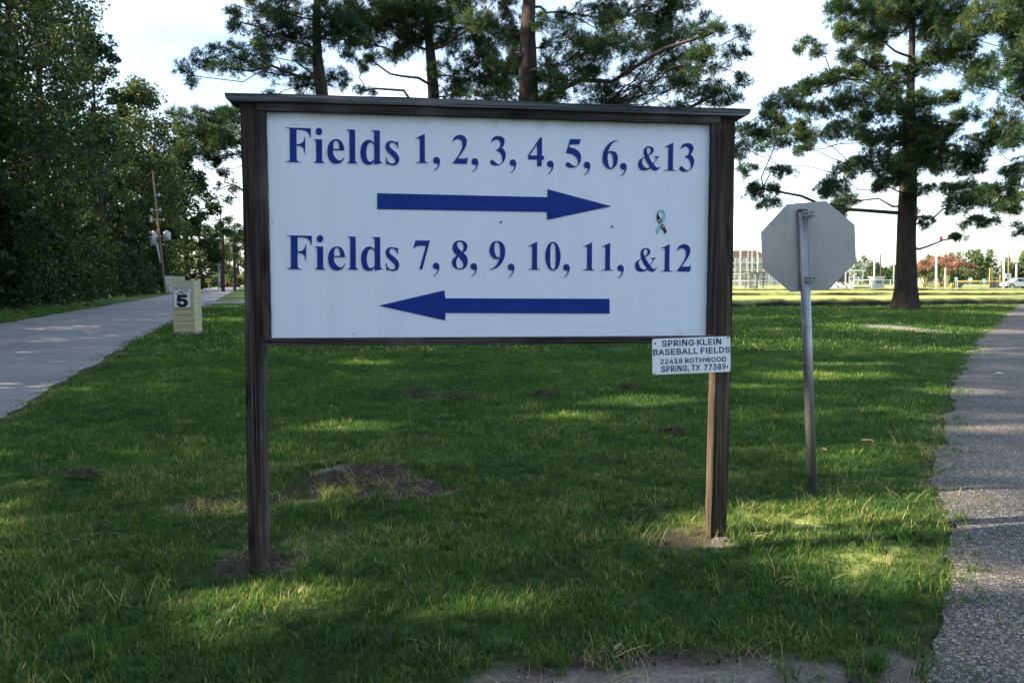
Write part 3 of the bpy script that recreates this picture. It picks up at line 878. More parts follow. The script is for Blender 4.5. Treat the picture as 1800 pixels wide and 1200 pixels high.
FONT = {
 ',': (188, '38,-119 68,71 137,71 84,-119'),
 '1': (453, '76,0 76,55 391,55 391,0;276,509 276,0 212,0 212,448 209,448 86,358 86,427 198,509'),
 '2': (453, '64,0 64,47 234,229 261,257 282,282 299,305 311,327 318,348 320,371 317,397 308,419 293,436 273,449 250,457 224,460 196,457 172,447 153,433 139,413 130,390 127,362 66,362 71,405 86,442 111,473 143,496 182,511 225,516 268,511 306,497 337,474 361,445 376,411 381,372 378,345 371,318 357,290 336,259 306,223 267,180 153,60 153,57 389,57 389,0'),
 '3': (453, '218,-7 173,-3 133,10 98,30 70,57 52,91 44,132 109,132 115,107 126,87 144,71 165,59 191,52 219,50 248,53 275,61 297,74 315,93 325,116 329,145 326,172 316,196 299,217 275,234 242,244 201,248 157,248 157,299 288,448 288,452 70,452 70,509 372,509 372,461 211,278 211,289 264,288 308,276 344,253 371,222 387,186 393,145 387,103 370,66 344,36 309,12 266,-2'),
 '4': (453, '40,105 40,158 247,509 311,509 109,166 109,163 413,163 413,105;282,0 282,121 282,146 282,318 343,318 343,0'),
 '5': (453, '221,-7 178,-2 140,11 108,32 83,60 66,93 60,130 122,130 127,108 138,89 154,73 173,60 196,52 221,50 250,53 276,64 298,82 314,104 324,131 328,162 324,193 314,221 297,244 275,262 248,273 218,277 192,275 167,268 145,258 128,246 67,253 96,509 366,509 366,452 151,452 134,301 136,301 155,315 178,325 203,331 229,334 263,330 294,321 321,306 345,285 364,260 379,231 388,199 391,163 385,117 369,76 343,41 309,15 268,-1'),
 '7': (453, '97,0 323,448 323,452 62,452 62,509 391,509 391,449 165,0'),
 '8': (453, '226,-7 178,-2 136,11 101,33 74,62 57,96 52,135 55,166 65,195 81,220 101,241 125,256 153,265 153,267 119,282 93,308 76,342 70,380 75,417 90,450 114,477 146,498 184,511 226,516 269,511 306,498 337,477 361,450 377,417 382,380 376,342 359,308 333,282 300,267 300,265 327,256 351,241 372,220 387,195 397,166 401,135 395,96 378,62 352,33 317,11 275,-2;226,49 258,52 285,60 307,74 323,91 333,113 337,139 333,165 322,189 305,208 283,223 256,232 226,235 196,232 169,223 147,208 130,189 119,165 115,139 119,113 129,91 145,74 167,60 195,52;226,290 252,292 274,300 293,313 307,330 316,351 319,376 316,399 308,420 294,437 275,449 252,457 226,460 200,457 177,449 159,437 145,420 136,399 133,376 136,351 145,330 159,313 178,300 201,292'),
 '9': (453, '226,516 271,510 310,494 343,468 368,434 384,393 389,347 385,309 373,270 350,224 315,168 200,0 130,0 301,248 307,248 299,234 287,221 273,210 257,202 238,196 218,195 175,199 137,214 106,237 83,269 68,307 64,352 69,397 85,436 110,469 143,494 182,510;226,460 199,457 174,446 154,429 138,407 129,381 125,352 129,322 138,295 154,274 174,257 199,247 226,243 254,247 279,257 299,273 314,295 324,321 327,350 324,381 314,407 299,429 279,446 254,457'),
 'A': (480, '16,0 201,509 276,509 463,0 395,0 287,302 276,334 264,372 250,420 232,478 245,478 228,419 213,371 201,333 191,302 85,0;110,142 110,199 370,199 370,142'),
 'B': (456, '60,0 60,509 241,509 289,504 329,491 359,469 381,442 394,410 398,374 395,344 387,320 373,301 356,286 336,275 315,267 315,262 339,257 363,245 385,227 402,203 414,173 418,136 413,100 400,67 377,39 344,18 301,4 247,0;125,57 245,57 296,63 330,80 349,105 355,137 352,161 342,184 327,203 306,218 279,228 248,231 125,231;125,285 238,285 265,288 288,296 308,309 323,326 333,348 336,372 330,403 313,429 283,446 240,452 125,452'),
 'D': (502, '219,0 96,0 96,57 215,57 272,63 318,81 354,110 379,149 394,198 399,255 394,312 379,361 354,399 320,428 275,446 221,452 93,452 93,509 225,509 294,501 353,478 399,441 433,391 455,329 462,255 455,181 433,119 398,68 351,31 291,8;125,509 125,0 60,0 60,509'),
 'E': (419, '60,0 60,509 372,509 372,452 125,452 125,286 355,286 355,229 125,229 125,57 375,57 375,0'),
 'F': (410, '60,0 60,509 369,509 369,452 125,452 125,278 346,278 346,221 125,221 125,0'),
 'G': (520, '269,-7 205,1 149,25 104,64 69,116 47,179 40,254 47,329 69,393 103,445 149,484 203,508 265,516 304,513 340,504 374,489 403,469 429,445 449,416 465,384 474,349 408,349 399,372 387,393 373,411 356,427 337,439 315,448 291,454 265,456 222,450 183,432 150,404 125,364 109,314 103,254 109,194 125,145 151,105 184,76 224,59 269,53 309,57 345,71 374,93 396,123 410,160 415,202 434,199 283,199 283,256 478,256 478,200 471,141 451,91 419,50 377,19 326,0'),
 'H': (517, '60,0 60,509 125,509 125,289 392,289 392,509 457,509 457,0 392,0 392,232 125,232 125,0'),
 'I': (300, '31,0 31,57 118,57 118,452 31,452 31,509 269,509 269,452 183,452 183,57 269,57 269,0'),
 'K': (467, '104,145 104,216 122,239 139,261 157,282 174,303 193,324 212,344 364,509 448,509 231,276 228,276;60,0 60,509 125,509 125,334 124,225 125,193 125,0;372,0 188,259 228,309 449,0'),
 'L': (393, '60,0 60,509 125,509 125,57 361,57 361,0'),
 'M': (628, '60,0 60,509 152,509 277,187 287,159 299,123 311,84 322,49 307,49 318,83 330,121 342,158 352,187 476,509 568,509 568,0 504,0 504,291 504,327 505,369 506,413 507,457 513,457 505,433 498,409 482,363 467,322 456,291 342,0 286,0 170,291 159,321 145,361 129,408 112,457 119,457 120,416 121,372 122,328 122,291 122,0'),
 'N': (523, '60,0 60,509 136,509 343,183 352,169 363,151 375,130 388,107 401,82 414,55 405,54 402,81 401,108 400,134 399,157 399,195 399,509 463,509 463,0 387,0 202,290 177,331 164,354 148,381 108,452 119,454 122,384 124,328 125,291 125,0'),
 'O': (533, '267,-7 205,1 150,25 105,63 70,115 48,179 40,254 48,329 70,393 105,445 150,484 205,508 267,516 329,508 384,484 429,445 464,393 486,329 493,254 486,179 464,115 429,63 384,25 329,1;267,53 310,59 349,76 383,105 408,144 425,194 430,254 425,314 408,365 383,404 349,433 310,450 267,456 223,450 184,433 151,404 125,364 109,314 103,254 109,194 125,144 151,105 184,76 223,59'),
 'P': (445, '60,0 60,509 235,509 289,503 332,487 366,462 390,430 404,391 409,348 404,304 390,265 366,233 332,207 289,191 235,186 109,186 109,242 233,242 269,246 297,256 318,272 333,294 342,319 344,348 342,376 333,402 318,423 297,439 268,449 232,452 125,452 125,0'),
 'R': (449, '60,0 60,509 236,509 290,504 333,489 367,465 390,433 405,395 409,352 405,309 390,271 367,240 333,217 289,203 236,198 96,198 96,255 234,255 269,258 298,267 319,281 334,300 342,324 345,352 342,380 334,405 319,425 298,440 269,449 233,452 125,452 125,0;353,0 230,229 303,229 428,0'),
 'S': (447, '224,-9 172,-4 128,9 91,31 64,60 46,96 38,137 104,137 110,110 123,88 142,71 166,59 194,52 224,49 257,52 286,60 311,74 329,92 341,114 346,139 342,161 332,179 316,193 296,205 272,214 245,222 184,239 128,260 86,289 60,326 52,372 58,413 75,448 102,476 138,498 180,511 227,516 275,511 316,498 351,476 377,449 394,415 401,378 337,378 326,412 302,437 267,453 225,459 194,456 167,448 145,435 129,418 118,398 115,376 119,352 131,334 148,319 169,308 191,300 212,293 264,279 287,272 312,264 336,252 359,238 379,220 395,198 405,171 408,139 403,99 386,64 360,34 323,11 278,-4'),
 'T': (449, '32,452 32,509 417,509 417,452 257,452 257,0 193,0 193,452'),
 'W': (686, '155,0 16,509 82,509 163,196 170,171 175,145 187,94 192,67 197,40 189,40 194,67 200,94 205,120 211,145 224,196 306,509 380,509 462,196 468,171 474,145 486,94 492,67 497,40 488,40 493,67 499,94 504,120 510,145 523,196 603,509 670,509 530,0 455,0 368,323 359,356 351,391 344,431 336,475 350,475 342,433 335,395 327,359 318,323 230,0'),
 'X': (474, '18,0 217,284 217,236 29,509 104,509 178,400 192,379 204,361 214,345 223,329 233,312 243,292 232,292 252,329 261,345 272,361 298,400 374,509 446,509 259,239 259,287 456,0 382,0 292,129 268,165 259,180 250,195 241,212 230,231 244,231 235,213 225,196 216,181 206,166 182,129 91,0'),
}


def text_mesh(name, s, x0, x1, z0, z1, m_, parent, y, bold=0.02):
    """a line of plain sans lettering fitted into the box x0..x1, z0..z1 on a plane facing -Y"""
    area = lambda p: sum(p[k - 1][0] * p[k][1] - p[k][0] * p[k - 1][1] for k in range(len(p)))
    layers = [[], [], []]
    pen = 0.0
    for ch in s:
        if ch == ' ':
            pen += 0.16
            continue
        w_, o_ = FONT[ch]
        if ch == 'I':
            w_, o_ = 185, '60,0 60,509 125,509 125,0'
        lps = [[(float(q.split(',')[0]) / 1000 + pen, float(q.split(',')[1]) / 1000) for q in lp.split()] for lp in o_.split(';')]
        # points closer than the emboldening would fold over, so they are merged
        lps = [[p for k, p in enumerate(lp) if math.dist(p, lp[k - 1]) > 0.012] for lp in lps]
        outer = [lp for lp in lps if area(lp) < 0]
        for k, lp in enumerate(outer):
            xs_ = [p[0] for p in lp]; zs_ = [p[1] for p in lp]
            layers[k].append(lp)
            for h_ in lps:
                if area(h_) > 0 and min(xs_) < h_[0][0] < max(xs_) and min(zs_) < h_[0][1] < max(zs_):
                    layers[k].append(h_)
        pen += w_ / 1000 + 0.035
    bm_ = bmesh.new()
    allx = [p[0] for ly in layers for lp in ly for p in lp]
    xa_, xb_ = min(allx), max(allx)
    for k, ly in enumerate(layers):
        if not ly:
            continue
        me_ = fill_mesh('part', ly, 0.0, bold)
        n0 = len(bm_.verts)
        bm_.from_mesh(me_)
        bm_.verts.ensure_lookup_table()
        for v_ in bm_.verts[n0:]:
            v_.co = Vector((x0 + (v_.co.x - xa_) / (xb_ - xa_) * (x1 - x0), y - 0.0002 * k, z0 + v_.co.y / 0.509 * (z1 - z0)))
        bpy.data.meshes.remove(me_)
    me_ = bpy.data.meshes.new(name)
    bm_.to_mesh(me_); bm_.free()
    return tag(link(name, me_, m_, parent), kind='stuff')


AX = lambda p: (p - 910) / 1380.0 * 0.45
AZ = lambda p: (440 - p) / 640.0 * 0.2
text_mesh('lettering', 'SPRING KLEIN', AX(395), AX(1428), AZ(262) - 0.0, AZ(160), M['navy'], ad, -0.0012)
text_mesh('lettering', 'BASEBALL FIELDS', AX(238), AX(1585), AZ(412), AZ(312), M['navy'], ad, -0.0012)
text_mesh('lettering', '22418 ROTHWOOD', AX(362), AX(1518), AZ(570), AZ(488), M['navy'], ad, -0.0012)
text_mesh('lettering', 'SPRING, TX  77389', AX(378), AX(1508), AZ(712), AZ(612), M['navy'], ad, -0.0012)
for px_, pz_, rr_ in ((275, 205, 0.0055), (1555, 150, 0.0055), (262, 735, 0.004), (1542, 672, 0.0055)):
    MB().tube((AX(px_), 0.0, AZ(pz_)), (AX(px_), -0.0035, AZ(pz_)), rr_, rr_ * 0.7, n=10).build('screw', M['screw'], ad)

# ------------------------------------------------------------------ the stop sign seen from behind
foot = ground(1430, 872)
st = empty('stop_sign', foot)
tag(st, 'grey metal back of an octagonal stop sign on a leaning galvanised pole', 'sign')
top = at(1411, 370, foot[1] + 0.02) - foot
pole = MB().tube((0, 0, -0.1), tuple(top), 0.0305, 0.0305, n=24)
pole.build('pole', M['galv'], st)
MB().tube(tuple(top * 0.6), tuple(top * 0.603), 0.0315, 0.0315, n=24).build('joint_band', M['galv'], st)
ctr = at(1420, 434, foot[1] + 0.055) - foot
ev = Vector(top).normalized()
yaw = math.radians(14)
ax_ = Vector((math.cos(yaw), -math.sin(yaw), 0.0))
ax_ = (ax_ - ev * ax_.dot(ev)).normalized()
an = ev.cross(ax_).normalized()
MO = Matrix((ax_, an, ev)).transposed().to_4x4()
MO.translation = Vector(ctr)
RO = 0.288 / math.cos(PI / 8)
oct_ = [(RO * math.cos(PI / 8 + k * PI / 4), RO * math.sin(PI / 8 + k * PI / 4)) for k in range(8)]
b = MB().prism(oct_, -0.001, 0.001)
b.bm.transform(MO)
b.build('plate', M['alu'], st)
b = MB().prism([(x * 0.99, z * 0.99) for x, z in oct_], 0.0025, 0.003)
b.bm.transform(MO)
b.build('red_face', M['red'], st)
for k in (0.212, -0.205):
    br = MB()
    br.box(-0.050, 0.055, -0.012, -0.003, k - 0.014, k + 0.014)
    br.box(-0.038, 0.038, -0.092, -0.080, k - 0.016, k + 0.016)
    br.box(-0.038, -0.033, -0.085, -0.008, k - 0.014, k + 0.014)
    br.box(0.033, 0.038, -0.085, -0.008, k - 0.014, k + 0.014)
    br.bevel(0.0015, 1)
    br.bm.transform(MO)
    bo = br.build('bracket', M['galv'], st)
    for dx in (-0.027, -0.008, 0.018):
        s_ = MB().tube((dx, -0.0922, k), (dx, -0.098, k), 0.0065, n=8)
        s_.bm.transform(MO)
        s_.build('bolt', M['screw'], bo)
cp = MB().tube(tuple(top), tuple(top * 1.006), 0.0335, 0.031, n=20)
cp.build('pole_cap', M['galv'], st)

# ------------------------------------------------------------------ speed limit pillar
pf = ground(331, 589)
pl_ = empty('siding_pillar', pf, math.radians(1))
tag(pl_, 'cream siding pillar standing on the grass beside the road with a speed plate', 'pillar')
W_, D_, H_ = 0.58, 0.46, 1.60
MB().box(-W_ / 2 + 0.02, W_ / 2 - 0.02, -D_ / 2 + 0.02, D_ / 2 - 0.02, -0.1, 0.10).bevel(0.01, 1).build('base', M['concrete'], pl_)
nb = 9
for k in range(nb):
    z0 = 0.10 + k * 0.155
    for (x0, x1, y0, y1, dy, dx) in ((-W_ / 2 + 0.05, W_ / 2 - 0.05, -D_ / 2 + 0.012, -D_ / 2 + 0.03, -0.014, 0), (W_ / 2 - 0.03, W_ / 2 - 0.012, -D_ / 2 + 0.05, D_ / 2 - 0.05, 0, 0.010),
                                     (-W_ / 2 + 0.012, -W_ / 2 + 0.03, -D_ / 2 + 0.05, D_ / 2 - 0.05, 0, -0.010), (-W_ / 2 + 0.05, W_ / 2 - 0.05, D_ / 2 - 0.03, D_ / 2 - 0.012, 0.010, 0)):
        bx = MB().box(x0, x1, y0, y1, z0 + 0.008, z0 + 0.155)
        for v_ in bx.bm.verts:
            if v_.co.z < z0 + 0.02:
                v_.co.x += dx; v_.co.y += dy
        bx.build('board', M['siding'], pl_)
for sx_ in (-1, 1):
    for sy_ in (-1, 1):
        b = MB()
        cx, cy = sx_ * (W_ / 2), sy_ * (D_ / 2)
        b.box(min(cx, cx - sx_ * 0.085), max(cx, cx - sx_ * 0.085), min(cy, cy - sy_ * 0.02), max(cy, cy - sy_ * 0.02), 0.09, H_ - 0.06)
        b.box(min(cx - sx_ * 0.001, cx - sx_ * 0.021), max(cx - sx_ * 0.001, cx - sx_ * 0.021), min(cy - sy_ * 0.022, cy - sy_ * 0.085), max(cy - sy_ * 0.022, cy - sy_ * 0.085), 0.09, H_ - 0.061)
        b.build('corner_trim', M['trim'], pl_)
MB().box(-W_ / 2 + 0.06, W_ / 2 - 0.06, -D_ / 2 + 0.06, D_ / 2 - 0.06, 1.38, 1.40).build('cover', M['darkroof'], pl_)
sp_ = empty('speed_limit_sign', pf + np.array([-0.02, -D_ / 2 - 0.016, 1.06]), math.radians(1))
tag(sp_, 'white speed limit 5 plate fixed to the front of the cream pillar', 'sign')
b = MB().box(-0.225, 0.225, -0.004, 0.0, -0.30, 0.30).bevel(0.0018, 1).build('plate', M['white'], sp_)
bt_ = MB()
for (x0, x1, z0, z1) in ((-0.215, 0.215, 0.284, 0.290), (-0.215, 0.215, -0.290, -0.284), (-0.215, -0.209, -0.284, 0.284), (0.209, 0.215, -0.284, 0.284)):
    bt_.box(x0, x1, -0.0055, -0.0045, z0, z1)
bt_.build('border', M['black'], sp_)
text_mesh('lettering', 'SPEED', -0.195, 0.195, 0.180, 0.268, M['black'], sp_, -0.006, 0.02)
text_mesh('lettering', 'LIMIT', -0.165, 0.165, 0.068, 0.154, M['black'], sp_, -0.006, 0.02)
text_mesh('lettering', '5', -0.12, 0.12, -0.262, 0.030, M['black'], sp_, -0.006, 0.045)

# ------------------------------------------------------------------ trees
# Gaps in the roadside crowns, given as the patches of lawn the low sun reaches through them: x, y, half sizes (m).


def gp(px, py, rx, ry):
    c_ = ground(px, py); e = ground(px + rx, py); f = ground(px, py - ry); g2 = ground(px, py + ry)
    return (c_[0], c_[1], abs(e[0] - c_[0]), max(0.05, abs(f[1] - g2[1]) / 2))


GAPS = [(1.15 + 2.23 * z_, 4.17 - 0.03 * z_, 0.30, 0.13) for z_ in (0.0, 0.15, 0.3, 0.45, 0.6, 0.75, 0.9)] + [gp(1470, 906, 230, 17), gp(1560, 944, 170, 9), gp(1500, 978, 190, 9), gp(1560, 1026, 110, 12), gp(430, 1058, 150, 17), gp(870, 1068, 120, 9),
        gp(1150, 705, 110, 7), gp(1480, 663, 130, 4), gp(1350, 682, 90, 3), gp(1540, 800, 70, 5), gp(1345, 785, 80, 4), gp(1570, 577, 120, 7), gp(1500, 641, 100, 3), gp(1380, 612, 110, 3),
        gp(1740, 583, 80, 4), gp(1720, 690, 60, 4), gp(1760, 755, 60, 8), gp(1770, 880, 90, 18), gp(1780, 1010, 90, 10), gp(600, 752, 90, 4), gp(330, 1150, 140, 12), gp(1010, 735, 70, 3), gp(640, 640, 60, 2.5), gp(1150, 560, 250, 4), gp(590, 876, 60, 6), gp(395, 897, 60, 5),
        (5.7, 5.15, 0.45, 0.16), (4.6, 5.15, 0.15, 0.08)]


def lit(Q):
    """true where foliage would stand in one of the gaps"""
    t = Q[:, 2] / S[2]
    G = Q - S[None, :] * t[:, None]
    r = np.zeros(len(Q), bool)
    for (cx, cy, rx, ry) in GAPS:
        r |= (((G[:, 0] - cx) / (rx + 0.15)) ** 2 + ((G[:, 1] - cy) / (ry + 0.17)) ** 2) < 1
    return r


def unit(v):
    return v / (np.linalg.norm(v, axis=-1, keepdims=True) + 1e-9)


def sph(n, r_):
    v_ = r_.normal(size=(n, 3))
    return unit(v_)


def leaves_mesh(name, C, size, tint, r_, flat=0.0):
    """one small folded leaf-shaped quad per point"""
    n = len(C)
    a = sph(n, r_)
    if flat:
        a[:, 2] *= (1 - flat); a = unit(a)
    b_ = unit(np.cross(a, sph(n, r_)))
    s = (size * r_.uniform(0.6, 1.3, n))[:, None]
    V_ = np.stack([C - a * s * 0.55, C + b_ * s * 0.3, C + a * s * 0.55, C - b_ * s * 0.3], 1)
    return np_mesh(name, V_.reshape(-1, 3), np.arange(n * 4).reshape(n, 4), np.repeat(tint, 4))


def tufts_mesh(name, C, A, size, tint, r_, nb=19, w=0.024):
    """bursts of long needles: C centres, A outward directions"""
    n = len(C)
    d = sph(n * nb, r_).reshape(n, nb, 3) * 0.95 + A[:, None, :] * 0.75
    d[..., 2] += 0.12
    d = unit(d)
    s = (size * r_.uniform(0.7, 1.25, (n, nb)))[..., None]
    side = unit(np.cross(d, sph(n * nb, r_).reshape(n, nb, 3)))
    base = C[:, None, :] + sph(n * nb, r_).reshape(n, nb, 3) * 0.05 * size / 0.22
    tip = base + d * s
    V_ = np.stack([base + side * w * 0.5, base + d * s * 0.55 - side * w * 0.8, tip], 2)
    return np_mesh(name, V_.reshape(-1, 3), np.arange(n * nb * 3).reshape(-1, 3), np.repeat(tint, nb * 3))


def limbs_mesh(name, segs, n=6):
    """segs: (a, b, ra, rb) tapered pieces; joined"""
    a = np.array([s[0] for s in segs]); b_ = np.array([s[1] for s in segs])
    ra = np.array([s[2] for s in segs]); rb = np.array([s[3] for s in segs])
    d = unit(b_ - a)
    up = np.where(np.abs(d[:, 2:3]) > 0.9, np.array([[1.0, 0, 0]]), np.array([[0, 0, 1.0]]))
    u = unit(np.cross(d, up)); w = np.cross(d, u)
    t = np.arange(n) * 2 * PI / n
    ring = np.cos(t)[None, :, None] * u[:, None, :] + np.sin(t)[None, :, None] * w[:, None, :]
    A = a[:, None, :] + ring * ra[:, None, None]
    B = b_[:, None, :] + ring * rb[:, None, None]
    V_ = np.concatenate([A, B], 1).reshape(-1, 3)
    k = np.arange(n)
    q = np.stack([k, (k + 1) % n, n + (k + 1) % n, n + k], -1)
    Fq_ = (np.arange(len(segs))[:, None, None] * 2 * n + q[None]).reshape(-1, 4)
    return np_mesh(name, V_, Fq_, smooth=True)


def curve_pts(a, b_, sag, r_, k=5):
    t = np.linspace(0, 1, k)[:, None]
    p = a * (1 - t) + b_ * t
    p[:, 2] -= (sag * np.sin(t * PI))[:, 0]
    L0 = np.linalg.norm(b_ - a)
    p[1:-1] += r_.normal(size=(k - 2, 3)) * 0.045 * L0
    return p


def trunk_mesh(name, pts, rad, n=14, flare=0.0, rough=0.06, seed=0.0):
    pts = np.array(pts, float); rad = np.array(rad, float)
    tt = np.linspace(0, 1, 60)
    s = np.concatenate([[0], np.cumsum(np.linalg.norm(np.diff(pts, axis=0), axis=1))]); s /= s[-1]
    P_ = np.stack([np.interp(tt, s, pts[:, i_]) for i_ in range(3)], 1)
    R_ = np.interp(tt, s, rad)
    R_ = R_ * (1 + flare * np.exp(-tt * 40))
    th = np.arange(n) * 2 * PI / n
    rr_ = R_[:, None] * (1 + rough * np.sin(th[None] * 5 + seed + tt[:, None] * 9) + rough * 0.7 * np.sin(th[None] * 3 - tt[:, None] * 23 + seed))
    V_ = np.stack([P_[:, 0:1] + rr_ * np.cos(th)[None], P_[:, 1:2] + rr_ * np.sin(th)[None], np.repeat(P_[:, 2:3], n, 1)], -1).reshape(-1, 3)
    k = np.arange(60 * n).reshape(60, n)
    Fq_ = np.stack([k[:-1], np.roll(k, -1, 1)[:-1], np.roll(k, -1, 1)[1:], k[1:]], -1).reshape(-1, 4)
    return np_mesh(name, V_, Fq_, smooth=True)


def pine(label, Y0, trunk, pads, seed, extra_top=0, dens=90.0, size=0.21, spread=0.55, maxoff=3.6, group=None, hang=0.0, w=0.024):
    """a pine from its trunk line (photo x, y, width in px) and its foliage pads (photo x, y, rx, ry), built in depth round the trunk at distance Y0"""
    r_ = np.random.default_rng(seed)
    tp = np.array([at(x, y, Y0) for x, y, _ in trunk]); tr_ = np.array([w_ * Y0 / 1300.0 / 2 for _, _, w_ in trunk])
    base = tp[0].copy(); base[2] = float(gz(base[0], base[1]))
    tp[0, 2] = base[2] - 0.15
    root_ = empty('pine_tree', base)
    tag(root_, label, 'tree', group)
    link('trunk', trunk_mesh('trunk', tp - base, tr_, 16, 0.12, 0.06, seed), M['bark'], root_)
    px = Y0 / 1300.0
    P_ = []
    for (x, y, rx, ry) in pads:
        dx = abs(x - np.interp(-y, [-t[1] for t in trunk], [t[0] for t in trunk])) * px
        off = r_.uniform(-1, 1) * min(maxoff, 1.3 + spread * dx)
        p = at(x, y, Y0 + off)
        P_.append((p, rx * px * 1.22, ry * px * 1.3))
    topz = tp[-1, 2]
    for k in range(extra_top):
        a_ = r_.uniform(0, 2 * PI); z = topz - r_.uniform(0, 1) ** 1.2 * extra_top * 0.28
        q = r_.uniform(0.3, 1) * (0.8 + (topz - z) * 0.45)
        xy = np.array([np.interp(z, tp[:, 2], tp[:, 0]), np.interp(z, tp[:, 2], tp[:, 1])])
        P_.append((np.array([xy[0] + q * math.cos(a_), xy[1] + q * math.sin(a_), z]), r_.uniform(0.9, 1.5), r_.uniform(0.5, 0.8)))
    # limbs: each pad hangs from the trunk or from a pad nearer to it
    segs = []
    placed = []
    order = sorted(range(len(P_)), key=lambda k: np.linalg.norm(P_[k][0][:2] - np.array([np.interp(P_[k][0][2], tp[:, 2], tp[:, 0]), np.interp(P_[k][0][2], tp[:, 2], tp[:, 1])])))
    Cs, As, Ts = [], [], []
    for k in order:
        p, rx, rz = P_[k]
        zt = min(max(p[2] - 0.25 * np.linalg.norm(p[:2] - base[:2]) * r_.uniform(0.2, 1.2) + hang, base[2] + 2.5), topz - 0.2)
        t0 = np.array([np.interp(zt, tp[:, 2], tp[:, i_]) for i_ in range(3)]); t0[2] = zt
        best, bd, br = t0, np.linalg.norm(p - t0) * 1.0, 0.04 + 0.009 * np.linalg.norm(p - t0)
        for (q, rq) in placed:
            d = np.linalg.norm(p - q)
            if d < bd * 0.75 and rq > 0.02 and q[2] < p[2] + 0.9:
                best, bd, br = q, d, rq * 0.75
        lp = curve_pts(best, p, 0.05 * bd * r_.uniform(-1, 1.5), r_)
        re = max(0.018, br * 0.5)
        rs = np.linspace(br, re, len(lp))
        for a_ in range(len(lp) - 1):
            segs.append((lp[a_] - base, lp[a_ + 1] - base, rs[a_], rs[a_ + 1]))
        placed.append((p, re))
        n = max(8, int(dens * 1.05 * PI * rx * rz))
        ry_ = rx * r_.uniform(0.7, 1.0)
        d = sph(n, r_)
        rad = r_.uniform(0.25, 1.08, n) ** 0.6
        # twig tips gather in small bunches so the outline stays ragged
        bun = sph(max(3, n // 9), r_) * (r_.uniform(0.5, 1.15, max(3, n // 9))[:, None])
        c0_ = d * rad[:, None]
        pick = r_.integers(0, len(bun), n)
        c0_ = c0_ * 0.32 + bun[pick] * 0.68
        c_ = p + c0_ * np.array([rx, ry_, rz]) + r_.normal(size=(n, 3)) * 0.07
        Cs.append(c_)
        As.append(unit(c0_ * np.array([1, 1, 0.7]) + np.array([0, 0, 0.25])))
        Ts.append(np.clip(0.30 + 0.28 * r_.normal(size=n) * 0.6 + r_.normal() * 0.10 + (r_.random(n) > 0.90) * 0.4 + 0.07, 0, 1))
        for q in bun[:: 1]:
            e = p + q * np.array([rx, ry_, rz]) * 0.8
            m_ = (p + e) / 2 + r_.normal(size=3) * 0.06
            segs.append((p - base, m_ - base, 0.016, 0.012)); segs.append((m_ - base, e - base, 0.012, 0.006))
    C_ = np.concatenate(Cs); A_ = np.concatenate(As); T_ = np.concatenate(Ts)
    link('crown', tufts_mesh('crown', C_ - base, A_, size, T_, r_, w=0.00068 * Y0 if w == 0.024 else w), M['needle'], root_)
    tag(link('branches', limbs_mesh('branches', segs, 5), M['limb'], root_), kind='stuff')
    return root_


pine('big dark trunked pine standing alone on the lawn behind the stop sign', 38.0,
     [(1590, 545, 46), (1592, 500, 35), (1594, 420, 30), (1597, 330, 28), (1599, 230, 20), (1601, 150, 12), (1603, 60, 10), (1604, -60, 8), (1606, -230, 3)],
     [(1500, 18, 45, 22), (1560, 12, 45, 28), (1620, 20, 45, 30), (1490, 55, 26, 14), (1540, 62, 36, 16), (1645, 60, 34, 24), (1680, 28, 36, 26), (1415, 78, 16, 9), (1440, 92, 18, 10), (1492, 98, 24, 12),
      (1480, 138, 42, 14), (1435, 150, 32, 13), (1398, 168, 30, 15), (1372, 188, 32, 14), (1358, 208, 22, 12), (1528, 118, 36, 16), (1560, 148, 34, 17), (1590, 128, 22, 18), (1642, 108, 34, 24), (1682, 96, 34, 24), (1722, 122, 34, 20),
      (1500, 176, 42, 15), (1442, 190, 36, 13), (1534, 200, 36, 16), (1600, 192, 34, 28), (1392, 222, 28, 10), (1318, 238, 30, 16), (1366, 244, 38, 15), (1430, 236, 38, 14), (1484, 226, 38, 15), (1545, 246, 40, 18), (1602, 246, 40, 26),
      (1308, 262, 26, 10), (1316, 300, 20, 9), (1342, 332, 30, 15), (1378, 298, 22, 8), (1352, 362, 24, 8), (1474, 318, 24, 15), (1500, 292, 30, 15), (1456, 336, 20, 12), (1542, 284, 38, 17), (1602, 290, 42, 24),
      (1654, 278, 36, 24), (1702, 290, 34, 20), (1492, 350, 22, 14), (1478, 368, 16, 12), (1550, 328, 18, 14), (1572, 312, 24, 14), (1622, 330, 26, 11), (1612, 372, 12, 12), (1628, 392, 14, 10), (1690, 330, 36, 16), (1738, 342, 34, 16), (1682, 360, 26, 14),
      (1704, 392, 26, 10), (1690, 415, 18, 8), (1732, 250, 34, 18), (1660, 228, 34, 18), (1700, 200, 24, 12), (1655, 170, 26, 14), (1770, 370, 24, 12), (1560, 176, 22, 18), (1620, 222, 30, 20), (1640, 255, 30, 18), (1410, 262, 30, 8)],
     11, 26, 85, 0.22, maxoff=5.0)
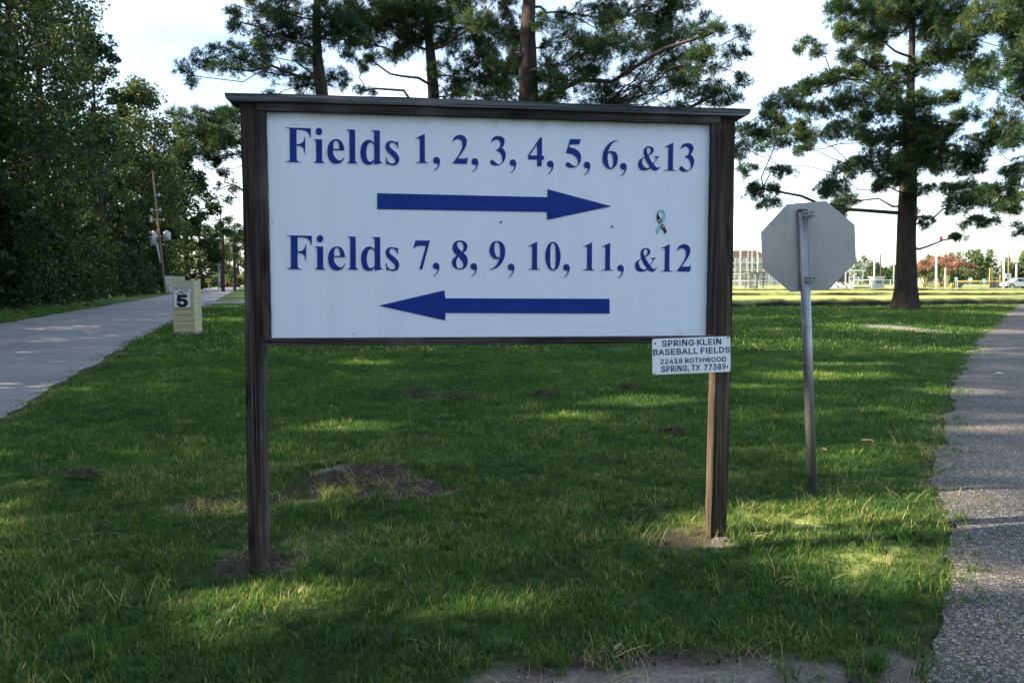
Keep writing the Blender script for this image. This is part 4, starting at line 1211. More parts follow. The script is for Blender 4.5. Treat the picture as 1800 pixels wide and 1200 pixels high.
pine('pine at the right edge reaching long limbs into the picture behind the gravel path', 34.0,
     [(1880, 560, 44), (1880, 400, 32), (1878, 200, 22), (1874, 40, 14), (1870, -160, 4)],
     [(1745, 28, 40, 28), (1790, 55, 36, 34), (1775, 112, 34, 24), (1800, 10, 30, 24), (1700, 60, 26, 18), (1795, 170, 30, 22), (1770, 215, 34, 20), (1800, 245, 30, 18), (1750, 250, 26, 14), (1790, 300, 30, 18), (1768, 330, 22, 14),
      (1800, 350, 28, 16), (1720, 150, 26, 14), (1820, 130, 40, 30), (1850, 60, 50, 40), (1860, 240, 50, 30), (1900, 160, 50, 40), (1930, 60, 50, 40), (1940, 280, 50, 26), (1850, 330, 40, 20), (1786, 400, 18, 8), (1740, 385, 20, 10), (1910, -40, 50, 40), (1850, -60, 50, 40), (1960, 200, 50, 30)],
     12, 16, 85, 0.21, maxoff=3.6)
pine('tall forked pine directly behind the middle of the big sign', 28.0,
     [(934, 575, 44), (932, 420, 38), (930, 250, 35), (929, 130, 32), (928, 60, 26), (931, -10, 21), (930, -140, 13), (928, -300, 4)],
     [(1130, 12, 70, 20), (1190, 18, 36, 22), (1060, 20, 40, 14), (1020, 98, 45, 22), (1070, 78, 46, 22), (1130, 82, 50, 22), (1190, 68, 46, 24), (1250, 60, 30, 16), (1302, 62, 14, 16), (1292, 92, 22, 18), (1240, 108, 40, 20), (1304, 132, 14, 18),
      (1272, 158, 28, 16), (1216, 148, 34, 20), (1160, 150, 24, 12), (1230, 176, 34, 11), (1130, 122, 40, 13), (1000, 142, 40, 20), (1058, 160, 40, 18), (955, 140, 20, 24), (990, 172, 36, 10), (1180, 108, 34, 16), (895, 20, 24, 18), (965, 82, 18, 12),
      (1000, 24, 30, 14), (910, 130, 16, 20), (1000, 70, 30, 18), (1090, 40, 46, 20), (1160, 45, 44, 18), (960, 112, 22, 18), (1040, 128, 34, 12), (1200, 128, 34, 12), (1100, 150, 34, 10), (900, 90, 14, 14), (1225, 90, 26, 12), (880, 118, 22, 18), (893, 62, 20, 16), (952, 40, 22, 14), (905, 165, 18, 12), (1110, 176, 40, 12), (870, -20, 50, 24), (1180, 190, 40, 10), (1060, 186, 34, 10), (955, 182, 24, 12), (1290, 182, 20, 7), (1245, 30, 14, 8), (820, -70, 60, 30), (1060, -50, 80, 30), (960, -60, 50, 26), (1180, -40, 50, 26), (930, -150, 70, 36), (1040, -140, 60, 30), (1120, -110, 60, 26)],
     13, 14, 85, 0.20, maxoff=3.2)
pine('slim pine with a pale reddish trunk left of the forked pine', 36.0,
     [(760, 545, 30), (761, 300, 24), (762, 170, 20), (757, 100, 17), (752, 50, 13), (748, -60, 9), (745, -170, 3)],
     [(700, 38, 50, 24), (762, 34, 38, 26), (818, 50, 38, 22), (652, 40, 40, 26), (720, 76, 32, 14), (845, 100, 42, 20), (868, 134, 34, 18), (818, 140, 38, 18), (800, 166, 34, 10), (880, 160, 24, 16), (690, 92, 30, 11), (655, 108, 16, 10),
      (858, 72, 28, 20), (898, 62, 20, 22), (640, 76, 24, 12), (610, 20, 30, 22), (700, 4, 50, 20), (800, 6, 40, 20), (630, 118, 14, 8), (850, 170, 30, 10), (905, 110, 14, 14), (640, 160, 22, 6), (730, 60, 30, 16), (790, 75, 26, 14), (680, 15, 40, 18), (845, 40, 30, 18), (775, 120, 18, 10), (740, 5, 40, 16)],
     14, 12, 85, 0.22, maxoff=3.4)
pine('leaning pine with a crooked trunk above the left end of the big sign', 30.0,
     [(580, 565, 34), (575, 300, 26), (568, 180, 21), (558, 110, 17), (556, 40, 13), (562, -60, 9), (560, -180, 3)],
     [(330, 132, 18, 16), (358, 106, 28, 16), (402, 120, 28, 11), (440, 96, 40, 15), (472, 62, 38, 18), (425, 40, 28, 11), (522, 58, 38, 18), (562, 28, 46, 22), (500, 20, 46, 20), (452, 12, 30, 14), (605, 70, 28, 18), (500, 133, 30, 9), (542, 148, 30, 16),
      (592, 140, 22, 18), (520, 108, 22, 8), (470, 128, 20, 8), (400, 20, 12, 6), (600, 30, 30, 20), (490, 165, 24, 5), (615, 100, 16, 10), (540, 90, 22, 12), (480, 92, 30, 13), (575, 62, 34, 16), (470, 35, 34, 13), (384, 92, 20, 8), (450, 112, 24, 8), (622, 56, 26, 14), (560, 120, 18, 12),
      (332, 222, 28, 14), (370, 216, 32, 18), (410, 212, 24, 20), (352, 250, 40, 16), (402, 250, 24, 18), (330, 272, 20, 12), (304, 236, 18, 12), (340, 255, 30, 16), (380, 235, 34, 18), (392, 262, 30, 14), (325, 205, 22, 12), (365, 198, 24, 10), (400, 200, 24, 12), (375, 275, 24, 10), (395, 296, 16, 10), (414, 326, 11, 7), (384, 330, 9, 5), (372, 288, 16, 9), (450, 240, 30, 18), (470, 290, 24, 14), (405, 352, 12, 5)],
     15, 12, 85, 0.19, maxoff=2.6)


def broad(label, x, y, h, rad, seed, n=9000, leaf=0.22, low=0.06, group=None, name='roadside_tree', shape=0.5, cull=True, m_='leaf', lean=(0, 0), tbias=0.0):
    """a broad leaved tree: trunk, limbs and clumps of small leaves within an uneven crown"""
    r_ = np.random.default_rng(seed)
    b0 = np.array([x, y, float(gz(x, y))])
    ro = empty(name, b0)
    tag(ro, label, 'tree', group)
    k = max(26, int(n / 170))
    zf = r_.uniform(low, 1, k)
    prof = np.clip((1 - zf) / shape, 0, 1) ** 0.65 * np.clip(0.55 + zf * 1.3, 0, 1)
    th = r_.uniform(0, 2 * PI, k)
    rr_ = np.sqrt(r_.uniform(0.05, 1, k)) * rad * prof * r_.uniform(0.75, 1.12, k)
    cc = np.stack([rr_ * np.cos(th) + lean[0] * zf, rr_ * np.sin(th) + lean[1] * zf, zf * h], 1)
    cr = rad * r_.uniform(0.14, 0.34, k)
    pick = r_.integers(0, k, n)
    d = sph(n, r_) * (r_.uniform(0.15, 1.1, n) ** 0.5)[:, None]
    C_ = cc[pick] + d * cr[pick][:, None] * np.array([1, 1, 0.75])
    C_[:, 2] = np.maximum(C_[:, 2], 0.1)
    T_ = np.clip(0.35 + tbias + r_.normal(size=k)[pick] * 0.16 + r_.normal(size=n) * 0.13 + (r_.random(n) > 0.985) * 0.4, 0, 1)
    if cull:
        kp = ~lit(C_ + b0)
        C_, T_ = C_[kp], T_[kp]
    link('crown', leaves_mesh('crown', C_, leaf, T_, r_), M[m_], ro)
    tpts = [(0, 0, -0.2), (0.1, 0.05, h * 0.3), (lean[0] * 0.6, lean[1] * 0.6, h * 0.6), (lean[0], lean[1], h * 0.93)]
    link('trunk', trunk_mesh('trunk', tpts, [rad * 0.075 + 0.08, rad * 0.055 + 0.05, rad * 0.035 + 0.03, 0.03], 10, 0.3, 0.06, seed), M['bark'], ro)
    segs = []
    for q in range(0, k, 2):
        z0 = max(0.12 * h, cc[q, 2] - 0.45 * rr_[q] - 0.3)
        a_ = np.array([np.interp(z0, [p[2] for p in tpts], [p[0] for p in tpts]), np.interp(z0, [p[2] for p in tpts], [p[1] for p in tpts]), z0])
        lp = curve_pts(a_, cc[q], 0.2, r_, 4)
        for w_ in range(3):
            segs.append((lp[w_], lp[w_ + 1], 0.07 - 0.018 * w_, 0.05 - 0.016 * w_))
    if cull:
        kp = ~lit(np.array([(s_[0] + s_[1]) / 2 for s_ in segs]) + b0)
        segs = [s_ for s_, q in zip(segs, kp) if q]
    tag(link('branches', limbs_mesh('branches', segs, 5), M['limb'], ro), kind='stuff')
    return ro


def tl(y, off=0.0):
    return -14.6 - 0.335 * y - off


# the row seen in the photograph, nearest first
bx = lambda px_, Y_: (px_ - 900) / 1300.0 * Y_ / CP
broad('huge dark leafy tree filling the upper left corner beyond the road', bx(-60, 37), 37, 25, 6.8, 21, 38000, 0.21, 0.03, shape=0.3)
broad('tall dark tree with yellowish leaf patches at the left edge behind the road', bx(45, 44), 44.0, 23, 4.8, 22, 34000, 0.21, 0.03, tbias=0.14, shape=0.3)  # tint bias paints sunlit leaves into the crown
broad('tall dark tree whose straight right flank meets the sky at upper left', bx(92, 51), 51, 25.5, 4.2, 23, 36000, 0.23, 0.03, tbias=0.08, shape=0.14)  # weaker tint bias, again colouring in sun on the leaves
broad('narrow round topped tree showing against the sky right of the tall dark trees', bx(185, 62), 62, 22.6, 3.0, 24, 12000, 0.28, 0.35, shape=0.3, tbias=0.05)
broad('light green conical tree with its top beside the utility pole', bx(262, 100), 100, 27.6, 7.6, 25, 24000, 0.40, 0.10, shape=0.8, tbias=0.25)
broad('dark leafy tree right behind the utility pole with transformers', bx(232, 94), 94, 19.5, 6.2, 26, 16000, 0.40, 0.04, shape=0.4)
broad('dark upright tree at the end of the row where the road bends away', bx(332, 118), 118, 22.5, 6.0, 27, 20000, 0.46, 0.02, shape=0.6)
broad('bushy dark tree behind the wooden fence by the road', bx(292, 112), 112, 18.5, 6.0, 28, 12000, 0.45, 0.03, shape=0.5)
broad('dark spreading tree between the narrow tree and the light green one', bx(190, 78), 78, 18.0, 4.0, 29, 14000, 0.36, 0.04, shape=0.35)
for k, yy in enumerate((38, 45, 53, 62, 71, 81, 92)):
    broad('leafy tree hidden deep in the shade behind the front row of roadside trees', tl(yy, 8.0 + (k % 2)), float(yy), 17.0 + 1.5 * (k % 3), 5.2, 140 + k, 8000, 0.52, 0.02, group='trees deep behind the front row', shape=0.4)

# the same row going on past the left of the picture; it shades the lawn
for k, yy in enumerate(np.arange(-15.2, 36, 4.4)):
    broad('leafy tree of the roadside row that runs on past the left edge of the picture', tl(yy, 0.4 * (k % 3)), float(yy), 19.5 + 2.2 * math.sin(k * 2.1), 4.6, 40 + k, 12500, 0.40, 0.04, group='roadside row past the left edge')
for k, yy in enumerate(np.arange(-7.0, 36, 6.5)):
    broad('leafy tree standing behind the roadside row past the left edge of the picture', tl(yy, 6.5), float(yy), 22.5 + 1.5 * math.sin(k * 1.7), 5.0, 60 + k, 9000, 0.42, 0.05, group='second row past the left edge')

# undergrowth along the foot of the row
r_ = np.random.default_rng(5)
n = 80000
yy = 30 + 66 * r_.random(n) ** 1.15
hh = np.where(yy < 62, 5.2, 3.6) + 1.2 * np.sin(yy * 0.55) + 0.8 * np.sin(yy * 1.31)
zz = r_.random(n) ** 0.8 * hh
bul = 1.6 + 0.7 * np.sin(yy * 0.9) + 0.5 * np.sin(yy * 2.3)
xx = tl(yy) + 0.6 + bul * np.sqrt(np.clip(1 - (zz / hh) ** 2, 0, 1)) - 0.3 + r_.normal(size=n) * 0.28
C_ = np.stack([xx, yy, zz + 0.05], 1) + r_.normal(size=(n, 3)) * 0.1
T_ = np.clip(0.28 + 0.12 * vnoise(yy * 1.3, zz * 1.3, 2.0) + r_.normal(size=n) * 0.12, 0, 1)
tag(link('undergrowth', leaves_mesh('undergrowth', C_, 0.23, T_, r_), M['leaf']), 'dense vine covered undergrowth along the foot of the roadside trees', 'undergrowth', kind='stuff')

# far trees at the end of the road
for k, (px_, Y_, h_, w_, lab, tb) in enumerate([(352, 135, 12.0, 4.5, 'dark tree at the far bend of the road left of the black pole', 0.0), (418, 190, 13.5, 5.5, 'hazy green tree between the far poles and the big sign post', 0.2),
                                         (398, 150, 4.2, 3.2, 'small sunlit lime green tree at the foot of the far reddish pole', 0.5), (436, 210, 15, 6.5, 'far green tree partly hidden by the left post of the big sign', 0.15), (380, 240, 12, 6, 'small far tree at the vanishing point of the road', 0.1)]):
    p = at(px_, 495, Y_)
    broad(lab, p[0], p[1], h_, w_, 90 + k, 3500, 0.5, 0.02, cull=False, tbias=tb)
for k, (px_, Y_, y0_, y1_, lab) in enumerate([(392, 95, 392, 503, 'thin distant pine between the two far poles'), (412, 105, 400, 503, 'thin distant pine next to the left post of the big sign')]):
    pine(lab, Y_, [(px_, y1_, 6), (px_, (y0_ + y1_) / 2, 5), (px_, y0_ - 8, 2)], [(px_ + random.uniform(-14, 14), random.uniform(y0_ - 6, y0_ + 62), 10, 5) for q in range(13)], 70 + k, 0, 9, 0.5, maxoff=1.5, w=0.05)

# distant woods beyond the fields, one mass


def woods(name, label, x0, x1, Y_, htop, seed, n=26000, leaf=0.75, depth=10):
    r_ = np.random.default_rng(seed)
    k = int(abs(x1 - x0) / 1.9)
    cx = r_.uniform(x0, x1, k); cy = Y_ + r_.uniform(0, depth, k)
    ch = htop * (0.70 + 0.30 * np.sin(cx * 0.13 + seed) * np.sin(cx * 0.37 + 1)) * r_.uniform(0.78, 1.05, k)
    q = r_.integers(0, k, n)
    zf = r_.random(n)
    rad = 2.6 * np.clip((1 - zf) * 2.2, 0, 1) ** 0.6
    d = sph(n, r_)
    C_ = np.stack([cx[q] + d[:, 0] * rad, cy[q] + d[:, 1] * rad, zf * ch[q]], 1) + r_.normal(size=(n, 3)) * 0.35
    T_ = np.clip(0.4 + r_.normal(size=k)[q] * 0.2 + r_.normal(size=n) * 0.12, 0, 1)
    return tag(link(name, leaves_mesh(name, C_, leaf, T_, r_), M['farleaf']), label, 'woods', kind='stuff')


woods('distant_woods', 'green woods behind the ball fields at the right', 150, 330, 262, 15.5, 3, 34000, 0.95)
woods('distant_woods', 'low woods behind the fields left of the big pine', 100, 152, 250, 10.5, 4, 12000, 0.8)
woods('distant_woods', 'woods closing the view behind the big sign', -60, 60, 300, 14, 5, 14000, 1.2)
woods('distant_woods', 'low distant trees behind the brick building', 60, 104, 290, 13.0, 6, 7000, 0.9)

# ------------------------------------------------------------------ along the road, left


def gpole(x, yb, yt, Y_, w, name, label, cat, m_='pole', xt=None, group=None, top=0.75):
    b0 = at(x, yb, Y_); b0[2] = float(gz(b0[0], b0[1]))
    t = at(xt if xt is not None else x, yt, Y_) - b0
    rt = empty(name, b0)
    tag(rt, label, cat, group)
    r = w * Y_ / 1300.0 / 2
    MB().tube((0, 0, -0.2), tuple(t), r, r * top, n=10).build('shaft', M[m_], rt)
    return rt, t, r


up, t, r = gpole(291, 516, 300, 82.0, 4.2, 'utility_pole', 'leaning brown utility pole with grey transformer cans in front of the roadside trees', 'utility pole', xt=268, top=0.6)
for f, dx, ww, hh_, nm in ((0.47, 0.95, 0.36, 0.85, 'transformer'), (0.445, -0.62, 0.30, 1.25, 'transformer'), (0.60, -0.6, 0.11, 0.55, 'arrester'), (0.60, 0.75, 0.07, 0.4, 'arrester'), (0.68, 0.5, 0.10, 0.3, 'insulator'), (0.80, 0.55, 0.12, 0.3, 'insulator'), (0.68, -0.45, 0.10, 0.3, 'insulator')):
    p = t * f
    c_ = MB().tube((p[0] + dx, p[1] - 0.25, p[2] - hh_ / 2), (p[0] + dx, p[1] - 0.25, p[2] + hh_ / 2), ww, ww, n=14)
    c_.tube((p[0] + dx, p[1] - 0.25, p[2] + hh_ / 2), (p[0] + dx, p[1] - 0.25, p[2] + hh_ / 2 + ww * 0.5), ww * 0.9, ww * 0.15, n=14)
    c_.box(min(p[0], p[0] + dx), max(p[0], p[0] + dx), p[1] - 0.28, p[1] - 0.22, p[2] - 0.05, p[2] + 0.05)
    c_.build(nm, M['greymetal'], up)
p0_, p1_ = t * 0.08, t * 0.42
MB().tube((p0_[0] - 0.33, p0_[1] - 0.1, p0_[2] + 2.3), (p1_[0] - 0.33, p1_[1] - 0.1, p1_[2]), 0.11, n=8).build('conduit', M['greymetal'], up)
gpole(388, 506, 362, 125.0, 3.2, 'utility_pole', 'dark straight utility pole at the far end of the road', 'utility pole', 'darkroof')
gpole(403, 504, 378, 150.0, 2.6, 'utility_pole', 'thin reddish brown utility pole right of the dark far pole', 'utility pole', 'pole')
lp_, t, r = gpole(384, 507, 462, 118.0, 2.2, 'sign_post', 'short pale metal post left of the dark far utility pole', 'post', 'greymetal')
MB().box(-0.6, 0.35, -0.1, 0.1, t[2] - 0.5, t[2] + 0.25).bevel(0.03, 1).build('box', M['greymetal'], lp_)
mb = empty('yellow_road_sign', at(366, 497, 110.0)); mb.location.z = 0.0
tag(mb, 'small yellow board on a post by the far end of the wooden fence', 'sign')
MB().box(-0.45, 0.45, -0.02, 0.02, 1.1, 1.75).build('board', M['yellow'], mb)
MB().tube((0.0, 0.05, -0.1), (0.0, 0.05, 1.75), 0.05, n=8).build('post', M['greymetal'], mb)
# wooden privacy fence beside the pillar
a, b_ = at(290, 512, 84.0), at(326, 508, 100.0)
fr = empty('wooden_fence', (a[0], a[1], 0))
tag(fr, 'grey vertical board fence between the utility pole and the cream pillar', 'fence')
d = b_ - a; d[2] = 0; Lf = float(np.linalg.norm(d)); d /= Lf
nbd = int(Lf / 0.30)
bme = None
for k in range(nbd):
    p = d * (k * 0.30)
    if bme is None:
        o = MB().box(-0.14, 0.14, -0.012, 0.012, 0.0, 2.0).build('board', M['fencewood'], fr)
        bme = o.data
    else:
        o = link('board', bme, None, fr)
    o.location = (p[0], p[1], -0.05 + 0.03 * math.sin(k * 2.7)); o.rotation_euler = (0, 0, math.atan2(d[1], d[0]))
for z in (0.4, 1.6):
    q = MB().box(0, Lf, 0.02, 0.06, z, z + 0.09).build('rail', M['fencewood'], fr)
    q.rotation_euler = (0, 0, math.atan2(d[1], d[0]))

# ------------------------------------------------------------------ earth banks across the fields


def bank(label, pa, pb, h, seed):
    n = 90
    r_ = np.random.default_rng(seed)
    t = np.linspace(0, 1, n)
    base = np.array(pa)[None] * (1 - t[:, None]) + np.array(pb)[None] * t[:, None]
    d = np.array(pb) - np.array(pa); nn_ = np.array([d[1], -d[0]], float); nn_ /= np.linalg.norm(nn_)
    if nn_[1] > 0: nn_ = -nn_
    hh_ = h * (1 + 0.06 * vnoise(t * 30, t * 11, seed) + 0.06 * r_.normal(size=n))
    prof = [(0.28, -0.1), (0.12, 0.45), (0.02, 0.85), (-0.15, 1.0), (-1.2, 0.8), (-3.0, -0.1)]
    V_ = []
    for (o_, z_) in prof:
        jit = 0.04 * r_.normal(size=n)
        V_.append(np.stack([base[:, 0] + nn_[0] * (o_ + jit), base[:, 1] + nn_[1] * (o_ + jit), gz(base[:, 0], base[:, 1]) + z_ * hh_], 1))
    V_ = np.stack(V_, 1).reshape(-1, 3)
    k = np.arange(n * len(prof)).reshape(n, len(prof))
    Q = np.stack([k[:-1, :-1], k[1:, :-1], k[1:, 1:], k[:-1, 1:]], -1).reshape(-1, 4)
    o = link('earth_bank', np_mesh('earth_bank', V_, Q), M['bank'])
    return tag(o, label, 'bank', kind='structure')


bank('low dark earth bank at the near edge of the sunlit field', (4, 37.5), (46, 50.0), 0.44, 1)
bank('middle low earth bank crossing the sunlit field', (14, 72), (90, 74), 0.34, 2)
bank('farthest earth bank in front of the ball field fences', (20, 104), (150, 106), 0.34, 3)
# pale service lane between the two far banks
q = MB()
v4 = [q.bm.verts.new(c) for c in ((16, 78, 0.02), (110, 80, 0.02), (110, 88, 0.02), (16, 86, 0.02))]
q.bm.faces.new(v4)
tag(q.build('service_lane', noisy('pale_caliche', (0.50, 0.45, 0.38), (0.60, 0.55, 0.47), 0.6, 0.95, 0.2)), kind='structure')

# ------------------------------------------------------------------ ball field things, right


def wire_fence(label, xa, xb, Y_, h, rail='white', top=None, step=3.0, group=None, infill=0.28):
    A, B = at(xa, 500, Y_), at(xb, 500, Y_)
    e = empty('chain_link_fence', (A[0], A[1], 0))
    tag(e, label, 'fence', group)
    W = B[0] - A[0]
    pm = None
    for k in range(int(W / step) + 1):
        if pm is None:
            o = MB().tube((0, 0, 0), (0, 0, h + 0.05), 0.06, n=6).build('post', M[rail], e); pm = o.data
        else:
            o = link('post', pm, None, e)
        o.location = (k * step, 0, 0)
    MB().tube((0, 0, h), (W, 0, h), 0.05 if top is None else 0.09, n=8).build('top_rail', M[top or rail], e)
    w = MB()
    for k in range(int(W / infill)):
        w.box(k * infill, k * infill + 0.022, -0.01, 0.01, 0.05, h)
    for k in range(int(h / infill)):
        w.box(0, W, -0.012, 0.012, 0.1 + k * infill, 0.122 + k * infill)
    tag(w.build('mesh_infill', M['greymetal'], e), kind='stuff')
    return e


wire_fence('white railed chain link fence in front of the brick building left of the stop sign', 1270, 1392, 122.0, 1.35)
wire_fence('taller chain link fence behind the white railed one left of the stop sign', 1270, 1366, 136.0, 2.6, 'greymetal')
wire_fence('chain link fence between the stop sign and the big pine trunk', 1500, 1578, 120.0, 1.5)
of = wire_fence('outfield fence with a thick yellow top rail at far right', 1683, 1830, 131.0, 1.25, 'greymetal', 'yellow', 4.0)
wd = MB()
for k in range(7):
    x0 = 5.7 + k * 1.4
    wd.box(x0, x0 + 1.3, 0.03, 0.06, 0.05, 1.1)
wd.build('windscreen', M['darkroof'], of)

# brick building with white lattice balconies
bb = at(1283, 500, 225.0)
br = empty('brick_building', (bb[0] - 3.0, bb[1], 0))
tag(br, 'salmon brick apartment building with white balcony frames left of the stop sign', 'building')
BW, BH = 14.5, 8.4
MB().box(0, BW, 0, 10, 0, BH).build('wall', M['brick'], br)
MB().box(BW + 0.002, BW + 3.6, 0.5, 10, 0, BH - 2.4).build('side_wing', M['brick'], br)
MB().prism([(-0.5, BH), (BW + 0.5, BH), (BW * 0.72, BH + 1.9), (BW * 0.28, BH + 1.9)], -0.6, 10.5).build('roof', M['roof'], br)
wm = None
for fl in range(4):
    for k in range(6):
        if wm is None:
            o = MB().box(0, 1.1, -0.03, 0.05, 0, 1.25).build('window', M['glass'], br); wm = o.data
            fo_ = MB()
            fo_.box(-0.1, 0, -0.08, 0.0, -0.1, 1.35).box(1.1, 1.2, -0.08, 0.0, -0.1, 1.35).box(0, 1.1, -0.08, 0.0, -0.1, 0).box(0, 1.1, -0.08, 0, 1.25, 1.35)
            fob = fo_.build('frame', M['white'], o); fm = fob.data
        else:
            o = link('window', wm, None, br); f2 = link('frame', fm, None, o)
        o.location = (0.9 + k * 2.35, 0, 0.7 + fl * 2.1)
for fl in range(4):
    bl = MB().box(0.4, BW - 0.2, -1.5, -0.005, 0.30 + fl * 2.1, 0.46 + fl * 2.1)
    bl.box(0.4, BW - 0.2, -1.5, -1.44, 1.15 + fl * 2.1, 1.22 + fl * 2.1)
    bl.build('balcony', M['white'], br)
for k in range(9):
    MB().box(0.4 + k * 1.73, 0.56 + k * 1.73, -1.62, -1.5, 0, BH - 0.3 + (0.9 if k % 3 == 0 else 0)).build('balcony_post', M['white'], br)

# slender field poles
for (x, yb, yt, Y_, w, nm, lab, m_) in (
        (1302, 500, 388, 128, 2.0, 'field_pole', 'tallest thin white pole in front of the brick building', 'white'), (1315, 500, 438, 128, 1.6, 'field_pole', 'white pole in front of the brick building, second from the left', 'white'),
        (1322, 500, 441, 128, 1.6, 'field_pole', 'white pole in front of the brick building, just left of the dugout frame', 'white'), (1331, 500, 424, 128, 1.4, 'field_pole', 'thin white pole by the right corner of the brick building', 'white'),
        (1537, 500, 443, 150, 2.6, 'field_pole', 'white pole left of the small grey booth', 'white'), (1548, 500, 447, 150, 2.4, 'field_pole', 'brown pole rising behind the small grey booth', 'pole'),
        (1571, 500, 462, 150, 2.0, 'field_pole', 'short white pole right beside the big pine trunk', 'white'), (1646, 504, 440, 118, 3.4, 'field_pole', 'thick white pole in front of the pink blossoming trees', 'white'),
        (1662, 500, 470, 140, 2.4, 'field_pole', 'tan post between the pink trees', 'tan'), (1659, 500, 437, 150, 2.0, 'field_pole', 'thin white pole rising behind the pink trees', 'white'), (1667, 500, 437, 150, 2.0, 'field_pole', 'thin white pole behind the pink trees, the right one of two', 'white'),
        (1765, 496, 430, 126, 3.0, 'field_pole', 'tall white pole near the parked car', 'white'), (1773, 496, 442, 140, 2.4, 'field_pole', 'reddish pole beside the white score board', 'pole'), (1787, 494, 464, 133, 3.4, 'field_pole', 'pale pole right behind the parked car', 'greymetal'),
        (1740, 494, 472, 134, 2.0, 'foul_pole', 'short yellow pole above the outfield fence, left of a close pair', 'yellow'), (1744, 494, 472, 134, 2.0, 'foul_pole', 'short yellow pole above the outfield fence, right of a close pair', 'yellow'), (1758, 494, 482, 134, 2.6, 'foul_pole', 'stubby yellow post above the outfield fence near the tall pole', 'yellow')):
    gpole(x, yb, yt, float(Y_), w, nm, lab, 'pole', m_, top=0.85)
fp, t, r = gpole(1648, 500, 414, 160.0, 1.3, 'flagpole', 'thin flagpole with a small red flag above the pink trees', 'flagpole', 'white')
fl = MB().box(0.05, 0.6, -0.02, 0.02, t[2] - 1.0, t[2] - 0.1)
fl.cut(0, 6, 0.05, 0.6).warp(lambda x, y, z: (x, y + 0.12 * math.sin(x * 7), z - 0.25 * x))
fl.build('flag', M['red'], fp)


def shelter(label, xa, xb, ytop, Y_, depth, m_roof, posts=3, slab=0.14):
    A, B = at(xa, ytop, Y_), at(xb, ytop, Y_)
    e = empty('dugout', (A[0], Y_, 0))
    tag(e, label, 'dugout')
    W = B[0] - A[0]; H = A[2]
    MB().box(-0.3, W + 0.3, -0.3, depth + 0.3, H - slab, H).build('roof', M[m_roof], e)
    for k in range(posts):
        for yy_ in (0.0, depth):
            MB().box(k * W / (posts - 1) - 0.06, k * W / (posts - 1) + 0.06, yy_ - 0.06, yy_ + 0.06, 0, H - slab).build('post', M['darkroof' if m_roof == 'darkroof' else 'white'], e)
    return e, W, H


s1, W, H = shelter('dark framed dugout in front of the brick building', 1320, 1342, 479, 121.0, 2.5, 'darkroof')
MB().box(0.1, W - 0.1, 1.5, 1.9, 0.0, 0.5).build('bench', M['greymetal'], s1)
for k in range(3):
    MB().box(0.3, W - 0.3, 1.45, 1.5, 0.7 + k * 0.45, 0.78 + k * 0.45).build('rail', M['white'], s1)
s2, W, H = shelter('white roofed pavilion right of the stop sign', 1487, 1517, 474, 128.0, 5.0, 'white', 3, 0.2)
MB().box(0.4, W - 0.6, 4.0, 4.3, 0, H - 0.5).build('back_wall', M['darkroof'], s2)
MB().box(0.6, W - 0.9, -0.12, -0.02, 1.05, 1.18).build('rail', M['white'], s2)
MB().box(0.6, W - 0.9, -0.12, -0.02, 1.9, 2.05).build('rail', M['white'], s2)
for k in range(3):
    MB().box(0.6 + k * 0.75, 0.7 + k * 0.75, -0.13, -0.01, 0.0, 2.02).build('rail_post', M['white'], s2)
hb = at(1474, 495, 134.0)
h = empty('brick_kiosk', (hb[0], 134.0, 0)); tag(h, 'small low brick kiosk between the stop sign and the white roofed pavilion', 'kiosk')
MB().box(0, 1.9, 0, 2.2, 0, 2.2).build('wall', M['brick'], h)
MB().box(-0.15, 2.05, -0.15, 2.35, 2.2, 2.34).build('roof', M['white'], h)
MB().box(0.5, 1.3, -0.02, 0.03, 1.1, 1.8).build('window', M['glass'], h)
bp = at(1537, 495, 132.0)
h = empty('field_booth', (bp[0], 132.0, 0)); tag(h, 'small grey score booth left of the big pine trunk', 'booth')
MB().box(0, 1.75, 0, 1.8, 0, 1.95).build('wall', M['greymetal'], h)
MB().box(-0.2, 1.95, -0.2, 2.0, 1.951, 2.1).build('roof', M['white'], h)
MB().box(0.3, 1.4, -0.03, 0.02, 0.9, 1.5).build('window', M['glass'], h)
# bleachers
for (xa, lab) in ((1459, 'white metal bleachers just right of the stop sign'), (1484, 'white metal bleachers in front of the pavilion')):
    p = at(xa, 500, 116.0)
    e = empty('bleachers', (p[0], 116.0, 0)); tag(e, lab, 'bleachers')
    for k in range(4):
        MB().box(0, 2.0, k * 0.55, k * 0.55 + 0.28, 0.32 + k * 0.24, 0.37 + k * 0.24).build('plank', M['white'], e)
    for k in range(3):
        f_ = MB()
        x0 = 0.08 + k * 0.9
        f_.tube((x0, 0, 0.3), (x0, 1.9, 1.1), 0.035, n=6).tube((x0, 0.1, 0), (x0, 0.1, 0.34), 0.035, n=6).tube((x0, 1.8, 0), (x0, 1.8, 1.05), 0.035, n=6).tube((x0, 0.1, 0.0), (x0, 1.8, 0.9), 0.03, n=6)
        f_.build('leg', M['white'], e)
p = at(1501, 506, 112.0)
e = empty('equipment_box', (p[0], 112.0, 0)); tag(e, 'low black box in front of the pavilion', 'box')
MB().box(0, 2.6, 0, 1.0, 0, 0.42).bevel(0.04, 1).build('body', M['darkroof'], e)
MB().box(-0.04, 2.64, -0.04, 1.04, 0.42, 0.50).build('lid', M['greymetal'], e)
